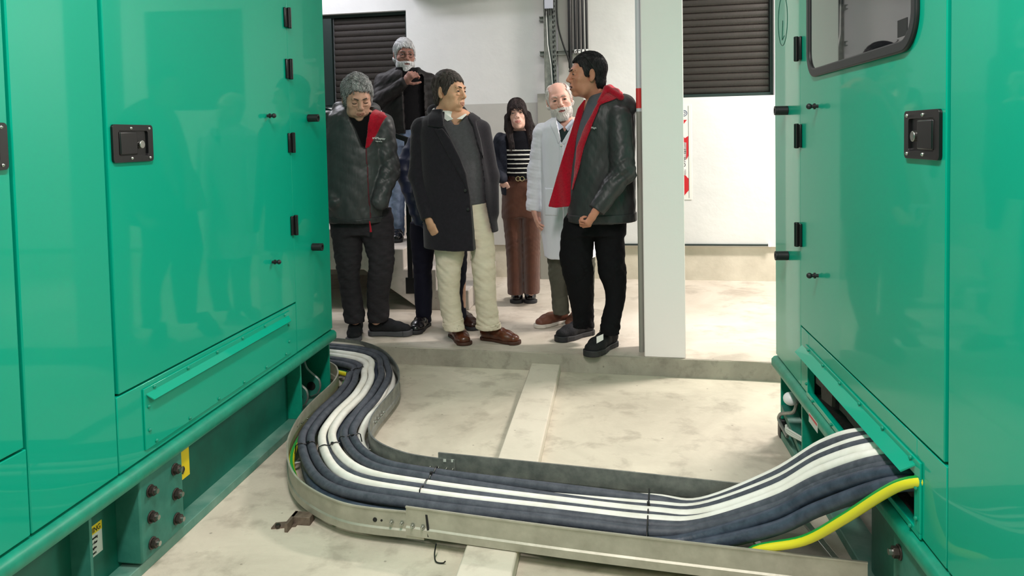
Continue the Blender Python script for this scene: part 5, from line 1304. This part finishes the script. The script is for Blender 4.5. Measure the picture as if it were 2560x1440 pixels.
    arm = Field(lo, hi, .006); arm.cone(a1[0], a1[1], .074, .064, .0); arm.cone(a1[1], a1[2], .064, .050, .03)
    ad = a1[2]-a1[1]; ad /= np.linalg.norm(ad); arm.cut((X-a1[2][0])*ad[0]+(Y-a1[2][1])*ad[1]+(Z-a1[2][2])*ad[2])
    arm.noise(.004, (14, 14, 26), 43, ridge=True)
    g.put((slice(None),)*3, arm.D, .006)
    V, Q = g.mesh(); ct = rawmesh('overcoat', V, Q, r, M['navycoat'])
    patch(r, 'coat_collar', base, M['navycoat'], [(1078, 262), (1100, 268), (1110, 300), (1112, 314), (1104, 320), (1070, 315), (1068, 292)], Y0-.13, -.01, .016, Y0+.02)
    patch(r, 'coat_lapel', base, M['navycoat'], [(1086, 322), (1108, 321), (1128, 348), (1151, 394), (1166, 434), (1176, 490), (1160, 455), (1138, 415), (1115, 375)], Y0-.14, -.008, .012, Y0)
    patch(r, 'coat_lapel', base, M['navycoat'], [(1170, 278), (1194, 294), (1186, 304), (1198, 350), (1206, 400), (1190, 360), (1180, 315), (1166, 290)], Y0-.13, -.01, .013, Y0)
    for x, y in ((1163, 476), (1170, 523)):
        p = W(x, y, Y0-.172); MB().tube([p, p+[0, -.006, 0]], .010, 14).build('coat_button', M['ink'], ct, bevel=.002)
    # trousers
    legs = [rowsW(Y0, [(505, 1100, 1178, 0, .09), (600, 1086, 1166, 0, .092), (640, 1089, 1158, -.01, .085), (690, 1093, 1150, -.02, .075), (740, 1096, 1149, -.01, .07), (790, 1105, 1155, 0, .066), (822, 1112, 1158, -.01, .064)], .08),
            rowsW(Y0, [(505, 1170, 1212, 0, .09), (560, 1172, 1228, 0, .092), (620, 1178, 1236, 0, .088), (680, 1182, 1238, -.01, .078), (740, 1188, 1240, 0, .072), (790, 1192, 1246, .02, .068), (826, 1193, 1250, .03, .066)], .08)]
    tr_, gt = trouser(r, M['chino'], legs, rowsW(Y0, [(497, 1092, 1212, 0, .10), (530, 1090, 1218, 0, .108), (560, 1088, 1224, 0, .11), (590, 1086, 1226, 0, .11)], .11), h=.006, fold=.0055, seed=12)
    patch(r, 'trouser_cuff', gt, M['chino'], [(1100, 806), (1162, 794), (1168, 812), (1162, 830), (1105, 832)], Y0, -.004, .006)
    patch(r, 'trouser_cuff', gt, M['chino'], [(1188, 812), (1256, 806), (1258, 832), (1188, 836)], Y0+.02, -.004, .006)
    patch(r, 'belt', sw and gt, M['belt'], [(1160, 497), (1216, 496), (1216, 505), (1160, 506)], Y0-.1, -.003, .006) if 0 else None
    shoeW(r, (1131, 838), (1175, 872), .30, M['brownleather'], M['brownsole'], high=.09, sole=.020, laces=M['brownsole'], thick=.5)
    shoeW(r, (1203, 847), (1303, 862), .30, M['brownleather'], M['brownsole'], high=.09, sole=.020, thick=.5)
man_middle()

# ---------- 5. woman
def woman():
    Y0 = 5.95; c0 = W(1305, 560, Y0)
    r = empty('person', (c0[0], Y0, SL), 'woman with long dark hair, black sweater with cream stripes and brown wide trousers', 'person')
    parts = []; R = rotm(4, -6, -6); hc = W(1294, 289, Y0-.02); nb = W(1298, 332, Y0+.02)
    sk = skin('e', (214, 170, 154), (226, 184, 168)); lp = lip('e', (190, 124, 116)); hr = hairm('hair_very_dark', (34, 24, 26), (56, 40, 40))
    head(r, parts, hc, R, .96, sk, lp, hr, dict(vol=.016, side=.010, front=.045, temple=-.02, burn=-.10, nape=-.12, amp=.002, strand=120, n=5200, len=.09, top=(9,0,0), sidev=(0,-.05,-1), jit=.07, lift=.0012, mats=[hairm('he1',(22,16,18),(34,26,28)),hairm('he2',(46,34,34),(66,50,48))],
         locks=[((-.078, .01, .0), (-.084, -.012, -.10), .022, .026, 1.4), ((-.084, -.012, -.10), (-.070, -.050, -.235), .026, .020, 1.2), ((.078, .01, .0), (.086, -.01, -.10), .022, .026, 1.4), ((.086, -.01, -.10), (.082, -.045, -.21), .026, .020, 1.2),
                ((-.04, -.082, .055), (-.070, -.055, -.01), .016, .010, .8), ((.04, -.082, .055), (.070, -.055, -.01), .016, .010, .8), ((0, .06, -.05), (0, .06, -.2), .06, .05, .6)]), hr, nb, wide=.90, nose=.95, cheek=.70)
    core_body(parts, [(W(1302, 345, Y0), W(1304, 480, Y0), .10, .11, TORSO_X, .6), (W(1288, 490, Y0), W(1290, 730, Y0), .05, .03, None, 1), (W(1330, 490, Y0), W(1328, 730, Y0), .05, .03, None, 1)])
    hand(parts, W(1257, 452, Y0-.09), (.38, .30, -.88), (.45, .85, .1), .9, (10, 15, 10), thumb=.1, thumb_side=-1)
    finish_body(r, parts, [sk, lp])
    rows = rowsW(Y0, [(328, 1284, 1318, 0, .07), (337, 1262, 1340, 0, .085), (350, 1256, 1348, 0, .10), (380, 1258, 1348, 0, .115), (410, 1262, 1345, 0, .11), (440, 1264, 1342, 0, .105), (450, 1264, 1342, 0, .10)], .1)
    lo, hi = bounds([rows], [nb]); g = Field(lo, hi, .006); g.loft(rows); g.cone(nb+[0, 0, -.05], nb+[0, -.005, .035], .058, .050, .02); g.noise(.002, (20, 20, 30), 51); base = g.copy()
    V, Q = g.mesh(); sw = rawmesh('striped_sweater', V, Q, r, M['darkknit'])
    for i in range(6):
        y = 374+i*11.2; patch(r, 'stripe', base, M['stripe'], [(1240, y), (1360, y-1), (1360, y+3.6), (1240, y+4.6)], Y0-.1, -.006, .0035)
    # cardigan worn open
    rows2 = rowsW(Y0, [(328, 1278, 1325, 0, .085), (336, 1256, 1346, 0, .10), (350, 1246, 1356, 0, .115), (400, 1250, 1356, 0, .13), (450, 1252, 1354, 0, .125), (486, 1254, 1354, 0, .12)], .12)
    a1 = [W(1251, 348, Y0), W(1240, 400, Y0+.02), W(1254, 446, Y0-.10)]; a2 = [W(1346, 348, Y0), W(1362, 410, Y0+.02), W(1352, 460, Y0-.08)]
    lo, hi = bounds([rows2], a1+a2, .08); g = Field(lo, hi, .0065); g.loft(rows2)
    carve(g, [(1270, 318), (1335, 318), (1345, 360), (1342, 500), (1264, 500), (1266, 440), (1266, 390), (1262, 345)], Y0-.11, Y0+.04)
    for S_ in (a1, a2): g.cone(S_[0], S_[1], .052, .048, .02); g.cone(S_[1], S_[2], .048, .040, .02)
    g.noise(.004, (20, 20, 30), 52, ridge=True)
    V, Q = g.mesh(); rawmesh('cardigan', V, Q, r, M['navycardigan'])
    legs = [rowsW(Y0, [(470, 1258, 1306, 0, .085), (541, 1257, 1307, 0, .09), (602, 1264, 1308, 0, .085), (660, 1267, 1309, 0, .08), (724, 1269, 1310, 0, .085), (734, 1270, 1310, 0, .085)], .08),
            rowsW(Y0, [(470, 1300, 1346, 0, .085), (541, 1304, 1351, 0, .09), (602, 1307, 1351, 0, .085), (660, 1309, 1350, 0, .08), (724, 1311, 1350, 0, .085), (732, 1312, 1349, 0, .085)], .08)]
    tr_, gt = trouser(r, M['cord'], legs, rowsW(Y0, [(438, 1264, 1340), (460, 1260, 1344), (500, 1257, 1347), (540, 1256, 1350)], .10), h=.0065, fold=.003, seed=14, hemfold=.2)
    patch(r, 'belt', gt, M['belt'], [(1258, 441), (1346, 440), (1346, 453), (1258, 455)], Y0-.1, -.003, .004)
    for dx in (-5, 5):
        p = W(1300+dx, 447, Y0-.112); MB().tube([p+np.array([.017*math.cos(t*PI/10), 0, .017*math.sin(t*PI/10)]) for t in range(20)], .0035, 6, closed=True).build('belt_buckle', M['gold'], r)
    for x, t in ((1295, 1290), (1325, 1327)): shoeW(r, (x, 744), (t, 763), .24, M['shoeshiny'], M['shoesoleblack'], high=.075, wd=.043, sole=.026)
woman()

# ---------- 6. man in the white coat
def man_coat():
    Y0 = 5.25; c0 = W(1420, 560, Y0)
    r = empty('person', (c0[0], Y0, SL), 'balding white-bearded man in a long white lab coat and brown sneakers', 'person')
    parts = []; R = rotm(6, 3, -10); hc = W(1399, 254, Y0-.02); nb = W(1408, 302, Y0+.03)
    sk = skin('f', (218, 164, 148), (232, 182, 166)); lp = lip('f', (164, 96, 92)); hr = hairm('hair_white_f', (206, 200, 196), (236, 232, 228))
    head(r, parts, hc, R, 1.02, sk, lp, hr, dict(vol=.006, side=.006, front=.16, temple=.055, burn=-.02, nape=-.08, bald=.055, amp=.002, n=1500, len=.03, mats=[hairm('hf1',(200,196,190),(220,216,212)),hairm('hf2',(232,228,224),(244,242,240))]), hairm('brow_f', (176, 160, 150), (190, 176, 168)), nb, beard=dict(th=.0055, m=hr, long=.003, mats=[hairm('hf3',(206,202,198),(226,222,218)),hairm('hf4',(236,234,230),(246,244,242))]), age=1, wide=1.02)
    core_body(parts, [(W(1410, 320, Y0), W(1420, 560, Y0), .14, .13, TORSO_X, .6), (W(1396, 580, Y0), W(1402, 770, Y0), .055, .035, None, 1), (W(1460, 580, Y0), W(1462, 770, Y0), .055, .035, None, 1)])
    hand(parts, W(1334, 522, Y0-.06), (.22, -.08, -.97), (.9, .3, .15), 1.0, (14, 18, 14), thumb=.3, thumb_side=-1)
    finish_body(r, parts, [sk, lp])
    rows = rowsW(Y0, [(298, 1385, 1432, 0, .09), (310, 1362, 1456, 0, .11), (330, 1356, 1468, 0, .12), (380, 1358, 1470, 0, .125)], .12)
    lo, hi = bounds([rows]); g = Field(lo, hi, .007); g.loft(rows); bs = g.copy()
    carve(g, [(1390, 285), (1432, 285), (1412, 332)], Y0-.1, Y0)
    V, Q = g.mesh(); rawmesh('sweater', V, Q, r, M['greencollar'])
    g = Field(nb-[.13, .14, .12], nb+[.14, .14, .10], .0045); g.cone(nb+[0, -.012, -.07], nb+[.0, -.012, .016], .100, .076); g.cone(nb+[0, -.01, -.1], nb+[0, -.01, .06], .056, .05, 0, 's'); X, Y, Z = g.grid(); g.cut((Z-(nb[2]+.022)-.25*(Y-nb[1]))+0*X); g.cut(-(Z-(nb[2]-.08))+0*X+0*Y)
    V, Q = g.mesh(); sh = rawmesh('shirt', V, Q, r, M['paleblue'])
    for P_ in ([(1386, 294), (1409, 318), (1398, 326), (1382, 302)], [(1432, 296), (1412, 318), (1420, 328), (1438, 304)]):
        q = [W(x, y, Y0-(.095 if i in (0, 3) else .135)) for i, (x, y) in enumerate(P_)]; o = np.array((0, .006, 0)); MB().hexa(q+[a+o for a in q]).build('collar_leaf', M['paleblue'], sh, bevel=.002)
    rows = rowsW(Y0, [(293, 1382, 1440, 0, .10), (303, 1364, 1458, 0, .125), (318, 1352, 1476, 0, .145), (350, 1349, 1482, 0, .155), (420, 1351, 1486, 0, .16), (500, 1352, 1488, 0, .165), (580, 1355, 1489, 0, .17), (640, 1362, 1489, 0, .17)], .15)
    a1 = [W(1358, 332, Y0), W(1342, 430, Y0), W(1333, 528, Y0-.05)]; a2 = [W(1474, 335, Y0), W(1490, 430, Y0), W(1486, 520, Y0-.05)]
    lo, hi = bounds([rows], a1+a2, .09); g = Field(lo, hi, .006); g.loft(rows, pw=2.2)
    X, Y, Z = g.grid(); g.noise(.0055, (15, 10, 4), 61, weight=.4+np.clip((1.1-Z), 0, 1)); base = g.copy()
    carve(g, [(1388, 280), (1438, 280), (1440, 300), (1404, 358), (1400, 350)], Y0-.14, Y0)
    for S_ in (a1, a2):
        arm = Field(lo, hi, .006); arm.cone(S_[0], S_[1], .070, .062, 0); arm.cone(S_[1], S_[2], .062, .050, .03); ad = S_[2]-S_[1]; ad /= np.linalg.norm(ad)
        arm.cut((X-S_[2][0])*ad[0]+(Y-S_[2][1])*ad[1]+(Z-S_[2][2])*ad[2]); arm.noise(.005, (12, 12, 34), 62, ridge=True); g.put((slice(None),)*3, arm.D, .008)
    V, Q = g.mesh(); ct = rawmesh('lab_coat', V, Q, r, M['labcoat'])
    patch(r, 'coat_lapel', base, M['labcoat'], [(1380, 296), (1390, 292), (1403, 350), (1396, 362), (1388, 340), (1374, 312)], Y0-.14, -.005, .009, Y0)
    patch(r, 'coat_lapel', base, M['labcoat'], [(1440, 296), (1450, 304), (1440, 330), (1410, 362), (1404, 358), (1425, 322)], Y0-.14, -.005, .009, Y0)
    patch(r, 'front_placket', base, M['labcoat'], [(1397, 356), (1409, 356), (1411, 640), (1397, 640)], Y0-.16, -.006, .005, Y0)
    for y in (363, 440, 520): p = W(1403, y, Y0-.168); MB().tube([p, p+[0, -.004, 0]], .008, 12).build('coat_button', M['shirt'], ct)
    patch(r, 'coat_pocket', base, M['labcoat'], [(1360, 470), (1394, 470), (1394, 540), (1360, 540)], Y0-.16, -.006, .005, Y0)
    legs = [rowsW(Y0, [(610, 1368, 1424, 0, .09), (642, 1369, 1424, 0, .09), (676, 1371, 1421, -.01, .08), (725, 1378, 1420, 0, .07), (770, 1381, 1421, .02, .066), (784, 1383, 1421, .03, .064)], .08),
            rowsW(Y0, [(610, 1428, 1488, 0, .09), (642, 1430, 1487, 0, .09), (690, 1436, 1487, 0, .08), (740, 1440, 1484, 0, .07), (784, 1440, 1481, .02, .066)], .08)]
    trouser(r, M['olive'], legs, rowsW(Y0, [(560, 1366, 1486), (600, 1366, 1488), (625, 1367, 1488)], .11), h=.007, fold=.006, seed=15)
    shoeW(r, (1417, 804), (1345, 820), .29, M['tansneaker'], M['whitesole'], high=.085, sole=.024)
    shoeW(r, (1462, 800), (1440, 812), .29, M['tansneaker'], M['whitesole'], high=.085, sole=.024)
man_coat()

# ---------- 7. man at the right in profile
def man_right():
    Y0 = 4.80; c0 = W(1500, 560, Y0)
    r = empty('person', (c0[0], Y0, SL), 'man in profile facing left beside the pillar, dark hooded jacket with bright red lining', 'person')
    parts = []; R = rotm(-74, 1, 0); hc = W(1467, 191, Y0-.04); nb = W(1494, 244, Y0+.0)
    sk = skin('g', (186, 122, 98), (204, 140, 116)); lp = lip('g', (136, 80, 70)); hr = hairm('hair_black_g', (26, 23, 25), (50, 46, 48))
    Lw = head(r, parts, hc, R, 1.07, sk, lp, hr, dict(vol=.010, side=.0025, front=.092, temple=.052, burn=-.004, nape=-.065, amp=.0025, n=4200, len=.034, top=(0,-.9,.1), lift=.003, mats=[hairm('hh1',(18,16,18),(30,28,30)),hairm('hh2',(40,36,38),(64,60,62))]), hairm('brow_g', (34, 28, 26), (46, 38, 34)), nb, age=1.1, nose=1.06, open_mouth=1.0)
    MB().tube(catmull([Lw((.075, -.05, .135)), Lw((.088, -.02, .10)), Lw((.094, .01, .05)), Lw((.092, .03, .022))], 5), .0022, 6).build('glasses_temple', M['ink'], r)
    MB().tube(catmull([Lw((-.05, -.045, .135)), Lw((0, -.06, .148)), Lw((.06, -.05, .143))], 5), .0028, 6).build('glasses_frame', M['ink'], r)
    core_body(parts, [(W(1510, 270, Y0), W(1508, 400, Y0), .13, .13, TORSO_X, .9), (W(1508, 400, Y0), W(1500, 540, Y0), .11, .06, TORSO_X, .8),
                      (W(1455, 590, Y0), W(1446, 690, Y0), .04, .04, None, 1), (W(1446, 690, Y0), W(1458, 800, Y0), .04, .034, None, 1),
                      (W(1525, 590, Y0), W(1536, 690, Y0), .04, .04, None, 1), (W(1536, 690, Y0), W(1524, 820, Y0-.1), .04, .034, None, 1)])
    hand(parts, W(1488, 530, Y0-.30), (-.50, -.15, -.80), (-.62, .45, .5), 1.02, (62, 75, 50), thumb=.8, thumb_side=1)
    finish_body(r, parts, [sk, lp])
    rows = rowsW(Y0, [(228, 1484, 1530, 0, .08), (240, 1470, 1556, 0, .13), (256, 1462, 1576, 0, .17), (275, 1456, 1586, 0, .19), (300, 1448, 1588, 0, .20), (350, 1437, 1588, 0, .20), (400, 1429, 1588, 0, .195), (450, 1424, 1588, 0, .19), (500, 1421, 1589, 0, .185), (553, 1419, 1590, 0, .18)], .19)
    a1 = [W(1546, 296, Y0-.15), W(1558, 428, Y0-.22), W(1491, 527, Y0-.28)]
    lo, hi = bounds([rows], a1, .09); g = Field(lo, hi, .006); g.loft(rows, pw=2.3)
    X, Y, Z = g.grid()
    g.noise(.005, (13, 9, 7), 71, ridge=True); base = g.copy()
    g.ell(W(1556, 264, Y0+.02), (.085, .15, .075), .04); g.cone(W(1528, 232, Y0-.06), W(1580, 268, Y0-.09), .030, .035, .03)
    carve(g, [(1400, 190), (1513, 205), (1560, 226), (1556, 238), (1528, 252), (1500, 262), (1488, 294), (1473, 332), (1457, 372), (1446, 422), (1430, 478), (1423, 512), (1400, 560)], Y0-.18, Y0+.25)
    arm = Field(lo, hi, .006); arm.cone(a1[0], a1[1], .078, .070, 0); arm.cone(a1[1], a1[2], .068, .052, .03); ad = a1[2]-a1[1]; ad /= np.linalg.norm(ad)
    arm.cut((X-a1[2][0])*ad[0]+(Y-a1[2][1])*ad[1]+(Z-a1[2][2])*ad[2])
    we = .5+1.2*np.exp(-((Z-a1[1][2])/.10)**2)
    arm.noise(.0065, (17, 10, 22), 72, weight=we, ridge=True); g.put((slice(None),)*3, arm.D, .012)
    V, Q = g.mesh(); jk = rawmesh('hooded_jacket', V, Q, r, M['shell2'])
    fl = base.copy(); fl.D = fl.D+.016; V, Q = fl.mesh()
    # fleece inner layer filling the opening
    patch(r, 'fleece_sweater', base, M['greyfleece'], [(1463, 240), (1493, 232), (1520, 222), (1520, 300), (1500, 400), (1470, 500), (1424, 520), (1424, 420), (1432, 350), (1450, 292)], Y0-.18, -.05, -.010, Y0+.1)
    patch(r, 'jacket_lining', base, M['redfleece'], [(1512, 222), (1520, 212), (1562, 236), (1530, 251), (1500, 263), (1489, 292), (1474, 330), (1459, 371), (1448, 420), (1431, 476), (1427, 478), (1435, 426), (1440, 371), (1455, 330), (1477, 288), (1496, 253)], Y0-.18, -.03, .010, Y0+.05, amp=.002)
    g2 = Field(nb-[.16, .16, .10], nb+[.16, .16, .10], .005); g2.cone(nb+[.0, 0, -.06], nb+[-.01, 0, .022], .085, .068); g2.cone(nb+[0, 0, -.1], nb+[-.02, 0, .08], .057, .052, 0, 's'); X2, Y2, Z2 = g2.grid(); g2.cut((Z2-(nb[2]+.015)-.55*(X2-nb[0]))+0*Y2)
    V, Q = g2.mesh(); rawmesh('fleece_collar', V, Q, r, M['blackcloth'])
    # red lining above the shoulders (inside of the hood)
    g3 = Field(W(1500, 280, Y0)-[.05, .2, .05], W(1580, 200, Y0)+[.05, .2, .06], .006)
    g3.cone(W(1517, 222, Y0-.10), W(1552, 243, Y0-.14), .020, .022, 0); g3.cone(W(1517, 222, Y0-.10), W(1524, 220, Y0+.08), .020, .022, .01); g3.cone(W(1524, 220, Y0+.08), W(1550, 236, Y0+.10), .022, .02, .01); g3.cone(W(1535, 232, Y0-.08), W(1540, 232, Y0+.06), .03, .03, .02)
    g3.cone(W(1517, 222, Y0-.10), W(1497, 255, Y0-.165), .018, .012, .01)
    V, Q = g3.mesh(); rawmesh('hood_lining', V, Q, r, M['redfleece'])
    # far front flap, open, showing its red lining
    fp = [(1462, 248), (1445, 272), (1423, 343), (1391, 445), (1372, 515), (1391, 519), (1428, 514), (1434, 467), (1432, 420), (1440, 355), (1456, 292), (1466, 256)]
    fw = wpoly(fp, Y0); xs = [p[0] for p in fw]; zs = [p[1] for p in fw]
    g4 = Field((min(xs)-.03, Y0-.10, min(zs)-.03), (max(xs)+.03, Y0+.12, max(zs)+.03), .005); X4, Y4, Z4 = g4.grid()
    d2 = poly2(g4.x[:, None], g4.z[None, :], fw)[:, None, :]; yc = Y0-.03+.10*(X4-min(xs))/(max(xs)-min(xs))*0+.014*np.sin(X4*45+Z4*5)
    g4.D = np.maximum(d2+0*Y4, np.abs(Y4-yc)-.008).astype(f4); V, Q = g4.mesh(); rawmesh('jacket_front_flap', V, Q, r, M['redfleece'])
    g5 = Field((min(xs)-.03, Y0-.10, min(zs)-.03), (max(xs)+.03, Y0+.12, max(zs)+.03), .005)
    g5.D = np.maximum(d2+0*Y4, np.abs(Y4-yc-.013)-.006).astype(f4); V, Q = g5.mesh(); rawmesh('flap_outer_shell', V, Q, r, M['shell2'])
    patch(r, 'hem_band', base, M['shell2'], [(1415, 540), (1600, 537), (1600, 560), (1415, 560)], Y0-.17, -.012, .006)
    y_ = Y0-.215; a0 = W(1478, 322, y_)
    textmesh('jacket_lettering', 'Mayn', .018, lambda a, b, h: (a0[0]+a*.8, y_-a*.02-h*4, a0[2]+b), M['embroid'], r)
    MB().tube([W(1422, 522, Y0-.02), W(1418, 545, Y0-.02)], .004, 6).build('zip_pull', M['redfleece'], r)
    legs = [rowsW(Y0, [(545, 1412, 1500, 0, .10), (611, 1400, 1484, 0, .095), (640, 1399, 1481, -.01, .09), (680, 1407, 1482, -.02, .08), (740, 1421, 1485, 0, .07), (785, 1432, 1484, .02, .064), (818, 1434, 1483, .03, .06)], .08),
            rowsW(Y0, [(545, 1478, 1562, 0, .10), (611, 1487, 1562, 0, .095), (663, 1494, 1563, -.03, .085), (694, 1501, 1566, -.04, .078), (725, 1512, 1565, -.05, .072), (755, 1514, 1561, -.07, .068), (795, 1504, 1552, -.10, .062), (836, 1500, 1546, -.13, .058)], .08)]
    trouser(r, M['blackcloth'], legs, rowsW(Y0, [(510, 1425, 1580), (555, 1414, 1562), (585, 1408, 1562)], .12), h=.0065, fold=.006, seed=17)
    shoeW(r, (1482, 834), (1382, 858), .32, M['shoeblack'], M['shoesoleblack'], high=.12, sole=.032, thick=1.4, laces=M['tie'], wd=.054)
    sh = shoeW(r, (1537, 862), (1472, 893), .33, M['shoeblack'], M['shoesoleblack'], high=.11, sole=.034, thick=1.6, laces=M['tie'], wd=.056)
    p = G(1500, 850, SL+.135); MB().hexa([p+np.array(q) for q in ((-.02, -.004, -.02), (.02, -.012, .005), (.02, -.016, .04), (-.02, -.008, .02), (-.02, 0, -.02), (.02, -.008, .005), (.02, -.012, .04), (-.02, -.004, .02))]).build('tongue_tag', M['white'], sh)
man_right()
